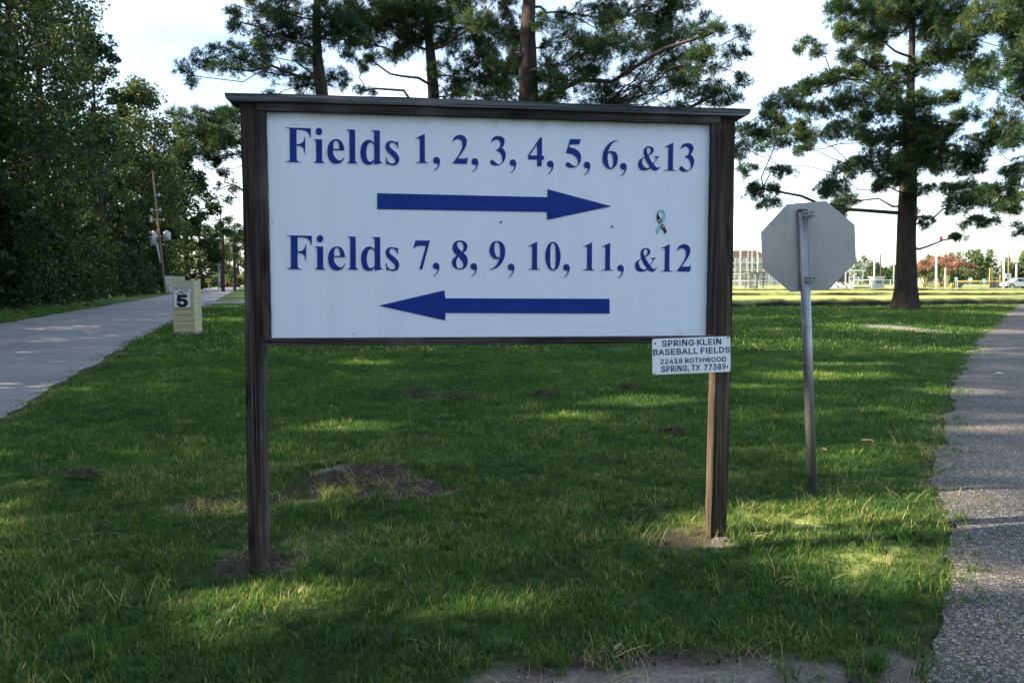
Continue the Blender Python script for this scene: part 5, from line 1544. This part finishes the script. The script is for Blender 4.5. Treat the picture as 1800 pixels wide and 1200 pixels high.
# tan house behind the crape myrtles
p = at(1624, 498, 175.0)
e = empty('tan_house', (p[0], 175.0, 0)); tag(e, 'tan building with a low roof behind the pink blossoming trees', 'building')
MB().box(0, 6.0, 0, 6, 0, 3.4).build('wall', M['tan'], e)
MB().prism([(-0.4, 3.4), (6.4, 3.4), (4.6, 4.7), (1.4, 4.7)], -0.5, 6.5).build('roof', M['roof'], e)
for k in range(2):
    MB().box(0.9 + k * 2.6, 2.1 + k * 2.6, -0.03, 0.03, 1.1, 2.3).build('window', M['glass'], e)
# yellow gate and bollards
p = at(1611, 503, 119.0)
e = empty('yellow_gate', (p[0], 119.0, 0)); tag(e, 'low yellow barrier gate right of the big pine trunk', 'gate')
for z in (0.35, 0.95):
    MB().tube((0, 0, z), (2.9, 0, z), 0.06, n=8).build('rail', M['yellow'], e)
MB().tube((0.1, 0, 0.95), (2.8, 0, 0.35), 0.05, n=8).build('brace', M['yellow'], e)
for x0 in (0, 2.9):
    MB().tube((x0, 0, 0), (x0, 0, 1.15), 0.09, n=8).build('post', M['yellow'], e)
for (x, lab) in ((1650, 'yellow bollard right of the thick white pole'), (1672, 'yellow bollard of a pair in front of the pink trees, left one'), (1676, 'yellow bollard of a pair in front of the pink trees, right one')):
    p = at(x, 503, 119.0)
    e = empty('bollard', (p[0], 119.0, 0)); tag(e, lab, 'bollard', 'yellow bollards before the pink trees')
    MB().tube((0, 0, -0.05), (0, 0, 1.0), 0.11, n=10).build('post', M['yellow'], e)
    MB().tube((0, 0, 1.0), (0, 0, 1.06), 0.11, 0.05, n=10).build('cap', M['yellow'], e)
for (x, ytop, w, hh_, lab, m_, Y_) in ((1614, 489, 0.32, 0.6, 'small pale blue sign just right of the big pine trunk', 'ltblue', 120.0), (1681, 487, 0.5, 0.75, 'pale blue sign at the left end of the outfield fence', 'ltblue', 128.0), (1706, 488, 0.75, 0.75, 'round white sign on the outfield fence', 'white', 128.0), (1730, 490, 0.6, 0.65, 'pale blue sign on the outfield fence between the white one and the car', 'ltblue', 128.0)):
    T = at(x, ytop, Y_)
    e = empty('field_sign', (T[0], Y_, 0)); tag(e, lab, 'sign')
    MB().tube((0, 0.03, 0), (0, 0.03, T[2]), 0.04, n=6).build('post', M['greymetal'], e)
    if 'round' in lab:
        MB().tube((0, 0, T[2] - 0.35), (0, -0.03, T[2] - 0.35), 0.38, n=20).build('board', M[m_], e)
    else:
        MB().box(-w / 2, w / 2, -0.03, 0, T[2] - hh_, T[2]).bevel(0.02, 1).build('board', M[m_], e)
p = at(1771, 495, 128.0)
e = empty('score_board', (p[0], 128.0, 0)); tag(e, 'white score board on legs left of the parked car', 'score board')
MB().box(-0.55, 0.55, -0.05, 0.05, 1.75, 2.6).bevel(0.02, 1).build('board', M['white'], e)
for x0 in (-0.4, 0.4):
    MB().box(x0 - 0.05, x0 + 0.05, 0.05, 0.12, 0, 2.5).build('leg', M['greymetal'], e)
for x0, z0 in ((-0.34, 2.2), (0.05, 2.25), (-0.15, 1.95)):
    MB().box(x0, x0 + 0.28, -0.06, -0.05, z0, z0 + 0.16).build('dark_patch', M['black'], e)

# crape myrtles


def myrtle(px_, Y_, h_, rad, seed, label):
    r_ = np.random.default_rng(seed)
    p = at(px_, 503, Y_); b0 = np.array([p[0], Y_, 0.0])
    e = empty('crape_myrtle', b0); tag(e, label, 'tree')
    n = 4200
    k = 40
    th = r_.uniform(0, 2 * PI, k); rr_ = rad * np.sqrt(r_.random(k)); zf = r_.uniform(0.42, 1.0, k)
    cc = np.stack([rr_ * np.cos(th), rr_ * np.sin(th), zf * h_ * (1 - 0.16 * (rr_ / rad) ** 2)], 1)
    q = r_.integers(0, k, n)
    C_ = cc[q] + sph(n, r_) * (rad * 0.26 * r_.random(n) ** 0.5)[:, None]
    pink = (zf[q] + r_.normal(size=n) * 0.12) > 0.72
    T_ = np.where(pink & (r_.random(n) > 0.42), r_.uniform(0.42, 1, n), r_.uniform(0, 0.33, n))
    link('crown', leaves_mesh('crown', C_, 0.30, T_, r_), M['blossom'], e)
    segs = []
    for a_ in range(6):
        tp_ = cc[a_ * 5]
        lp = curve_pts(np.array([0.1 * math.cos(a_), 0.1 * math.sin(a_), 0]), tp_, -0.2, r_, 5)
        for w_ in range(4):
            segs.append((lp[w_], lp[w_ + 1], 0.09 - 0.015 * w_, 0.075 - 0.015 * w_))
    tag(link('trunk', limbs_mesh('trunk', segs, 6), M['limb'], e), kind='stuff')


myrtle(1625, 146.0, 5.4, 2.5, 201, 'pink blossoming crape myrtle nearest to the big pine trunk')
myrtle(1655, 150.0, 6.6, 3.0, 202, 'tallest pink crape myrtle behind the thick white pole')
myrtle(1686, 145.0, 5.2, 2.3, 203, 'deep pink crape myrtle at the right end of the blossoming group')
broad('round dark green shrub at the foot of the right pink crape myrtle', at(1683, 503, 140.0)[0], 140.0, 2.6, 1.5, 301, 1500, 0.3, 0.02, name='shrub', cull=False)

# ------------------------------------------------------------------ silver car
p = at(1763, 503, 126.0)
car = empty('parked_car', (p[0] + 2.45, 126.0, 0.02))
tag(car, 'silver sport utility car parked at the right edge by the ball field', 'car')
prof = [(-2.40, 0.52), (-2.42, 0.90), (-2.30, 1.06), (-1.25, 1.18), (-0.62, 1.74), (-0.35, 1.83), (1.90, 1.86), (2.22, 1.72), (2.40, 1.15), (2.42, 0.52), (2.05, 0.42), (1.95, 0.75), (1.55, 0.92), (1.15, 0.75), (1.05, 0.40), (-1.00, 0.40), (-1.10, 0.75), (-1.50, 0.92), (-1.90, 0.75), (-2.0, 0.42)]
b = MB().prism(prof, -0.92, 0.92)
for v_ in b.bm.verts:
    if v_.co.z > 1.2:
        v_.co.y *= 0.84
b.bevel(0.04, 2)
body = b.build('body', M['silver'], car)
for (xa, xb, xc, xd) in ((-1.02, -0.42, 0.25, 0.25), (0.35, 0.35, 1.10, 1.10), (1.20, 1.20, 1.95, 2.1)):
    for sgn in (-1, 1):
        w_ = MB()
        vv = [w_.bm.verts.new(c) for c in ((xa, sgn * 0.925, 1.20), (xd, sgn * 0.925, 1.20), (xc, sgn * 0.80, 1.70), (xb, sgn * 0.80, 1.70))]
        w_.bm.faces.new(vv)
        bmesh.ops.solidify(w_.bm, geom=w_.bm.faces[:], thickness=0.02)
        w_.build('window', M['glass'], car)
for x0 in (-1.5, 1.55):
    for sgn in (-1, 1):
        t_ = MB().tube((x0, sgn * 0.93, 0.38), (x0, sgn * 0.70, 0.38), 0.39, n=22).build('wheel', M['rubber'], car)
        MB().tube((x0, sgn * 0.945, 0.38), (x0, sgn * 0.90, 0.38), 0.24, n=16).build('rim', M['greymetal'], t_)
for sgn in (-1, 1):
    MB().box(-2.44, -2.28, sgn * 0.72 - 0.14, sgn * 0.72 + 0.14, 0.80, 0.98).bevel(0.02, 1).build('headlight', M['lamp'], car)
    MB().box(2.34, 2.44, sgn * 0.78 - 0.09, sgn * 0.78 + 0.09, 1.0, 1.45).bevel(0.02, 1).build('taillight', M['taillight'], car)
    MB().box(-0.78, -0.62, sgn * 1.02 - 0.08, sgn * 1.02 + 0.08, 1.18, 1.34).bevel(0.03, 1).build('mirror', M['silver'], car)
MB().box(-2.47, -2.38, -0.85, 0.85, 0.45, 0.68).bevel(0.03, 1).build('bumper', M['greymetal'], car)

# ------------------------------------------------------------------ small things on the lawn


def leaf_thing(px_, py_, s, label, seed, m_='leafdry', name='dry_leaf', cat='leaf'):
    r_ = np.random.default_rng(seed)
    p = ground(px_, py_)
    n = 9
    b = MB()
    pts = []
    for k in range(n * 2):
        a_ = PI * k / n
        q = s * (0.5 + 0.5 * abs(math.cos(a_))) * (1 + 0.25 * (k % 2)) * r_.uniform(0.8, 1.1)
        pts.append(b.bm.verts.new((q * math.cos(a_), 0.55 * q * math.sin(a_), 0.35 * s * abs(math.sin(a_)) + s * 0.15 * r_.random())))
    c_ = b.bm.verts.new((0, 0, 0))
    for k in range(n * 2):
        b.bm.faces.new((pts[k], pts[(k + 1) % (2 * n)], c_))
    b.tube((s * 0.9, 0, 0.02 * s), (s * 1.5, 0.1 * s, 0.3 * s), 0.03 * s, n=5)
    o = b.build(name, M[m_])
    o.location = (p[0], p[1], p[2] + 0.05)
    o.rotation_euler = (r_.uniform(-0.3, 0.3), r_.uniform(-0.3, 0.3), r_.uniform(0, 6))
    tag(o, label, cat)


leaf_thing(1525, 786, 0.045, 'curled tan leaf lying on the grass right of the stop sign pole', 1)
leaf_thing(1448, 800, 0.02, 'tiny brown leaf just right of the stop sign pole', 2)
leaf_thing(1086, 1158, 0.022, 'small orange brown leaf standing in the bare soil at the bottom', 5)
leaf_thing(1755, 663, 0.05, 'pale scrap lying on the gravel path at the right edge', 6, 'white', 'paper_scrap', 'litter')


def clump_thing(px_, py_, s, label, seed):
    """small heap of dark mown clippings"""
    r_ = np.random.default_rng(seed)
    p = ground(px_, py_)
    n = 260
    C_ = r_.normal(size=(n, 3)) * np.array([s, s * 0.7, s * 0.22]); C_[:, 2] = np.abs(C_[:, 2])
    a_ = sph(n, r_); a_[:, 2] *= 0.4; a_ = unit(a_)
    sd = unit(np.cross(a_, sph(n, r_)))
    ln = r_.uniform(0.03, 0.07, n)[:, None]
    V_ = np.stack([C_ - a_ * ln - sd * 0.003, C_ + a_ * ln, C_ - a_ * ln + sd * 0.003], 1).reshape(-1, 3)
    o = link('dry_clippings', np_mesh('dry_clippings', V_, np.arange(n * 3).reshape(-1, 3)), M['limb'])
    o.location = (p[0], p[1], p[2] + 0.05)
    tag(o, label, 'clippings')


clump_thing(1183, 767, 0.055, 'small dark heap of clippings on the lawn below the address plate', 1)
clump_thing(808, 707, 0.12, 'brown heap of mown clippings on the lawn under the middle of the sign', 2)
clump_thing(738, 698, 0.13, 'brown heap of clippings left of the one under the middle of the sign', 3)
clump_thing(957, 699, 0.10, 'thin brown heap of clippings right of the middle of the sign', 4)
clump_thing(1104, 685, 0.07, 'little dark heap of clippings left of the right sign post', 5)
clump_thing(150, 843, 0.05, 'tiny brown heap of clippings in the dark lawn at far left', 6)
rk = MB()
bmesh.ops.create_icosphere(rk.bm, subdivisions=3, radius=1.0)
rk.warp(lambda x, y, z: (x * 0.085 * (1 + 0.12 * math.sin(z * 4 + y * 3)), y * 0.05, z * 0.022 * (1 + 0.3 * math.sin(x * 6))))
rk = rk.build('stone', M['stone'])
p = ground(572, 842)
rk.location = (p[0], p[1], p[2] + 0.012)
tag(rk, 'flat pale stone on top of the bare soil mound behind the left post', 'stone')

# ------------------------------------------------------------------ grass and pebbles (scattered from point clouds)


def blades_mesh(name, n, rad, hmin, hmax, wid, r_, lean=0.6, segs=3):
    V_, F_, T_ = [], [], []
    for k in range(n):
        a_ = r_.uniform(0, 2 * PI); q = rad * math.sqrt(r_.random())
        b0 = np.array([q * math.cos(a_), q * math.sin(a_), -0.005])
        h_ = r_.uniform(hmin, hmax) * (1.0 if r_.random() > 0.12 else 1.35)
        th = r_.uniform(0, 2 * PI); out = np.array([math.cos(th), math.sin(th), 0.0])
        ln = r_.uniform(0.15, 1.0) * lean
        sd = np.array([-out[1], out[0], 0.0]); w = wid * r_.uniform(0.6, 1.3)
        tt = r_.normal() * 0.10 + (0.45 if r_.random() > 0.93 else 0)
        i0 = len(V_)
        for s_ in range(segs):
            f = s_ / segs
            c_ = b0 + out * (ln * h_ * f ** 1.6) + np.array([0, 0, h_ * (f - 0.35 * ln * f * f)])
            ww = w * (1 - 0.55 * f)
            V_ += [c_ - sd * ww, c_ + sd * ww]; T_ += [tt, tt]
        V_.append(b0 + out * ln * h_ + np.array([0, 0, h_ * (1 - 0.35 * ln)])); T_.append(tt)
        for s_ in range(segs - 1):
            j = i0 + s_ * 2
            F_ += [(j, j + 1, j + 3), (j, j + 3, j + 2)]
        j = i0 + (segs - 1) * 2
        F_.append((j, j + 1, j + 2))
    me_ = np_mesh(name, np.array(V_), np.array(F_), np.array(T_))
    me_.materials.append(M['grass'])
    return me_


def scatter(name, P_, scale, rot, tint, idx, meshes, label, cat, kind='stuff'):
    """one object: a cloud of points, each carrying one of the small meshes"""
    col = bpy.data.collections.new(name + '_pieces')
    for k, me_ in enumerate(meshes):
        col.objects.link(bpy.data.objects.new('%s_piece_%02d' % (name, k), me_))
    me_ = bpy.data.meshes.new(name)
    me_.vertices.add(len(P_))
    me_.vertices.foreach_set('co', np.asarray(P_, np.float32).ravel())
    for nm, typ, arr, fld in (('scl', 'FLOAT', scale, 'value'), ('rot', 'FLOAT_VECTOR', rot, 'vector'), ('gt', 'FLOAT', tint, 'value'), ('idx', 'INT', idx, 'value')):
        a_ = me_.attributes.new(nm, typ, 'POINT')
        a_.data.foreach_set(fld, np.ascontiguousarray(arr, np.int32 if typ == 'INT' else np.float32).ravel())
    o = link(name, me_)
    ng = bpy.data.node_groups.new(name + '_scatter', 'GeometryNodeTree')
    ng.interface.new_socket('Geometry', in_out='INPUT', socket_type='NodeSocketGeometry')
    ng.interface.new_socket('Geometry', in_out='OUTPUT', socket_type='NodeSocketGeometry')
    gi = ng.nodes.new('NodeGroupInput'); go = ng.nodes.new('NodeGroupOutput')
    ip = ng.nodes.new('GeometryNodeInstanceOnPoints')
    ci = ng.nodes.new('GeometryNodeCollectionInfo')
    ci.inputs['Collection'].default_value = col
    ci.inputs['Separate Children'].default_value = True
    ci.inputs['Reset Children'].default_value = True

    def na(nm, t):
        q = ng.nodes.new('GeometryNodeInputNamedAttribute'); q.data_type = t; q.inputs['Name'].default_value = nm
        return [s for s in q.outputs if s.enabled and s.name == 'Attribute'][0]
    ng.links.new(gi.outputs[0], ip.inputs['Points'])
    ng.links.new(ci.outputs[0], ip.inputs['Instance'])
    ip.inputs['Pick Instance'].default_value = True
    ng.links.new(na('idx', 'INT'), ip.inputs['Instance Index'])
    ng.links.new(na('scl', 'FLOAT'), ip.inputs['Scale'])
    ng.links.new(na('rot', 'FLOAT_VECTOR'), ip.inputs['Rotation'])
    ng.links.new(ip.outputs[0], go.inputs[0])
    md = o.modifiers.new('scatter', 'NODES')
    md.node_group = ng
    return tag(o, label, cat, kind=kind)


def wedge(y0, y1, dens, r_, margin=1.2, k=0.80):
    n_ = int(dens * (k * (y1 ** 2 - y0 ** 2) + 2 * margin * (y1 - y0)))
    u = r_.random(n_)
    y = np.sqrt(y0 ** 2 + u * (y1 ** 2 - y0 ** 2))
    x = r_.uniform(-1, 1, n_) * (k * y + margin)
    return x, y


def lawn_points(y0, y1, dens, r_, smin, smax):
    x, y = wedge(y0, y1, dens, r_)
    ok = (x < path_edge(y) + 0.03 + np.abs(r_.normal(size=len(x))) ** 1.6 * 0.07) & ((x > road_right(y) - 0.05 + r_.normal(size=len(x)) * 0.08) | (x < road_left(y) - 0.1))
    d_ = dirt_mask(x, y); s_ = sand_mask(x, y)
    ok &= r_.random(len(x)) > np.clip(d_ * 1.02, 0, 0.95)
    ok &= r_.random(len(x)) > np.clip(s_ * 1.2, 0, 0.98)
    ok &= ~((y > 36) & (dry_sunlit_mask(x, y) > 0.25))
    x, y, d_ = x[ok], y[ok], d_[ok]
    z = gz(x, y)
    big_ = vnoise(x * 1.1, y * 1.1, 3.0); mid_ = vnoise(x * 4.3, y * 4.3, 5.0)
    sc = r_.uniform(smin, smax, len(x)) * (1 + 0.28 * mid_ + 0.12 * big_) * (1 - 0.35 * d_)
    ti = np.clip(0.30 + 0.16 * big_ + 0.15 * mid_ + 0.10 * vnoise(x * 0.35, y * 0.5, 8.0) + r_.normal(size=len(x)) * 0.13 + (r_.random(len(x)) > 0.96) * 0.35 + dry_sunlit_mask(x, y) * 0.45 * r_.random(len(x)) ** 0.7 + d_ * 0.18, 0, 1)
    rot = np.stack([r_.normal(size=len(x)) * 0.15, r_.normal(size=len(x)) * 0.15, r_.uniform(0, 2 * PI, len(x))], 1)
    return np.stack([x, y, z], 1), sc, rot, ti


r_ = np.random.default_rng(99)
cl1 = [blades_mesh('blades', 30, 0.055, 0.022, 0.052, 0.0019, r_, 1.15) for k in range(10)]
cl2 = [blades_mesh('blades', 34, 0.12, 0.026, 0.056, 0.0032, r_, 1.0, 2) for k in range(8)]
cl3 = [blades_mesh('blades', 44, 0.32, 0.035, 0.065, 0.009, r_, 0.9, 2) for k in range(6)]
P_, s_, ro_, t_ = lawn_points(1.9, 6.2, 620, r_, 0.75, 1.25)
scatter('grass', P_, s_, ro_, t_, r_.integers(0, len(cl1), len(P_)), cl1, 'short mown grass of the near lawn', 'grass')
P_, s_, ro_, t_ = lawn_points(6.2, 15.0, 170, r_, 0.8, 1.25)
scatter('grass', P_, s_, ro_, t_, r_.integers(0, len(cl2), len(P_)), cl2, 'short mown grass of the lawn behind the sign', 'grass')
P_, s_, ro_, t_ = lawn_points(15.0, 46.0, 24, r_, 0.8, 1.25)
scatter('grass', P_, s_, ro_, t_, r_.integers(0, len(cl3), len(P_)), cl3, 'grass of the far lawn and of the verge beyond the road', 'grass')
# taller coarse tussocks here and there
tall = [blades_mesh('blades', 22, 0.05, 0.07, 0.14, 0.0030, r_, 0.8, 4) for k in range(6)]
T0 = []
for (px_, py_, n, sx_, sy_, tt, sc) in ((583, 872, 9, 0.10, 0.04, 0.55, 0.8), (520, 912, 8, 0.14, 0.08, 0.42, 0.95), (640, 878, 6, 0.12, 0.05, 0.35, 0.7), (400, 905, 7, 0.18, 0.06, 0.45, 0.7), (450, 1040, 8, 0.10, 0.05, 0.5, 0.7),
                                        (1300, 930, 14, 0.22, 0.10, 0.70, 0.6), (1400, 900, 14, 0.25, 0.10, 0.62, 0.6), (1560, 925, 26, 0.45, 0.16, 0.5, 0.75), (1640, 975, 12, 0.16, 0.10, 0.45, 0.75), (1240, 990, 8, 0.15, 0.08, 0.4, 0.6),
                                        (1560, 1180, 14, 0.14, 0.05, 0.25, 0.75), (980, 1170, 6, 0.10, 0.03, 0.45, 0.7), (1650, 1100, 14, 0.16, 0.14, 0.22, 0.8), (900, 1100, 14, 0.4, 0.12, 0.4, 0.65), (300, 1060, 16, 0.5, 0.12, 0.5, 0.65),
                                        (1600, 1040, 12, 0.25, 0.08, 0.45, 0.7), (150, 1160, 12, 0.3, 0.08, 0.4, 0.7), (780, 900, 12, 0.5, 0.2, 0.3, 0.8), (1000, 950, 14, 0.6, 0.2, 0.3, 0.7), (700, 1000, 14, 0.5, 0.15, 0.35, 0.7), (1690, 780, 8, 0.12, 0.25, 0.3, 0.8), (1700, 700, 8, 0.15, 0.5, 0.3, 0.8), (1090, 1175, 5, 0.05, 0.03, 0.3, 0.4)):
    c_ = ground(px_, py_)
    for k in range(n):
        x, y = c_[0] + r_.normal() * sx_, c_[1] + r_.normal() * sy_
        if x > path_edge(y) + 0.10 and py_ < 1120: continue
        T0.append((x, y, float(gz(x, y)), sc * r_.uniform(0.6, 1.2), tt + r_.normal() * 0.08))
x, y = wedge(2.2, 11.0, 5.0, r_)
ok = (x < path_edge(y)) & (x > road_right(y)) & (sand_mask(x, y) < 0.3)
for a_, b_ in zip(x[ok], y[ok]):
    T0.append((a_, b_, float(gz(a_, b_)), r_.uniform(0.35, 0.7), 0.34 + r_.normal() * 0.1))
T0 = np.array(T0)
rot = np.stack([r_.normal(size=len(T0)) * 0.2, r_.normal(size=len(T0)) * 0.2, r_.uniform(0, 6.28, len(T0))], 1)
scatter('grass_tussocks', T0[:, :3], T0[:, 3], rot, np.clip(T0[:, 4], 0, 1), r_.integers(0, len(tall), len(T0)), tall, 'coarse taller tussocks standing out of the near lawn', 'grass')
# straw: flat dead blades on bare and mown ground
straw = [blades_mesh('blades', 12, 0.08, 0.05, 0.11, 0.0015, r_, 2.4, 3) for k in range(5)]
x, y = wedge(2.0, 8.0, 70, r_)
m_ = np.maximum(np.maximum(dirt_mask(x, y) * 0.8, dry_sunlit_mask(x, y) * 0.8), 0.10)
ok = (r_.random(len(x)) < m_) & (x < path_edge(y) + 0.3) & (x > road_right(y) - 0.2)
x, y = x[ok], y[ok]
rot = np.stack([r_.normal(size=len(x)) * 0.3, r_.normal(size=len(x)) * 0.3, r_.uniform(0, 6.28, len(x))], 1)
scatter('straw', np.stack([x, y, gz(x, y) + 0.003], 1), r_.uniform(0.5, 1.1, len(x)), rot, r_.uniform(0.85, 1.0, len(x)), r_.integers(0, 5, len(x)), straw, 'dead straw blades lying on the bare soil', 'straw')
# loose chippings on the near path and on the bare strip
peb = []
for k in range(6):
    bm_ = bmesh.new()
    bmesh.ops.create_icosphere(bm_, subdivisions=1, radius=1.0)
    for v_ in bm_.verts:
        v_.co = Vector((v_.co.x * (0.9 + 0.35 * r_.random()), v_.co.y * (0.6 + 0.4 * r_.random()), v_.co.z * (0.45 + 0.3 * r_.random())))
    pm_ = bpy.data.meshes.new('chip'); bm_.to_mesh(pm_); bm_.free(); pm_.materials.append(M['pebble']); peb.append(pm_)
x, y = wedge(2.0, 9.0, 1500, r_)
e = path_edge(y)
inp = x > e - 0.02
pr = np.where(inp, np.clip(1.1 - y / 11, 0.15, 1) * 0.9, 0) + (~inp) * (np.clip(sand_mask(x, y), 0, 1) * 0.75 + dirt_mask(x, y) * (0.04 + 0.3 * (y < 3.2)))
ok = (r_.random(len(x)) < pr) & (x < np.interp(y, PY, PX) + 3.4)
x, y, inp = x[ok], y[ok], inp[ok]
z = gz(x, y) + np.where(inp, 0.018, 0.0)
t_ = (x - path_edge(y)) / 3.6
z = np.where(inp, gz(x, y) + 0.012 + 0.02 * np.sin(np.clip(t_, 0, 1) * PI) + 0.001, z)
rot = r_.uniform(0, 6.28, (len(x), 3)) * np.array([0.1, 0.1, 1])
scatter('loose_chippings', np.stack([x, y, z], 1), 0.0020 + 0.0034 * r_.random(len(x)) ** 2.5, rot, r_.random(len(x)), r_.integers(0, 6, len(x)), peb, 'small stone chippings covering the near end of the gravel path', 'gravel')

# crumbs and clods of soil on the bare patches
x, y = wedge(2.0, 7.5, 900, r_)
ok = (r_.random(len(x)) < dirt_mask(x, y) ** 1.5 * 0.8 * (1 - 0.9 * np.clip(sand_mask(x, y) * 2, 0, 1))) & (x < path_edge(y) + 0.1)
x, y = x[ok], y[ok]
M['clod'] = mat('soil_clod', (0.05, 0.04, 0.03), 0.95, 0, 0.1)
setc(M['clod'], ramp(M['clod'], attr(M['clod'], 'gt', 'INSTANCER'), [(0.0, (0.018, 0.014, 0.011)), (0.7, (0.06, 0.045, 0.035)), (1.0, (0.16, 0.13, 0.10))]))
clod = []
for k in range(5):
    bm_ = bmesh.new()
    bmesh.ops.create_icosphere(bm_, subdivisions=1, radius=1.0)
    for v_ in bm_.verts:
        v_.co *= 0.6 + 0.6 * r_.random()
    pm_ = bpy.data.meshes.new('clod'); bm_.to_mesh(pm_); bm_.free(); pm_.materials.append(M['clod']); clod.append(pm_)
scatter('soil_clods', np.stack([x, y, gz(x, y) + 0.001], 1), 0.003 + 0.007 * r_.random(len(x)) ** 3, r_.uniform(0, 6.28, (len(x), 3)), r_.random(len(x)), r_.integers(0, 5, len(x)), clod, 'crumbly soil on the bare patches round the posts', 'soil')
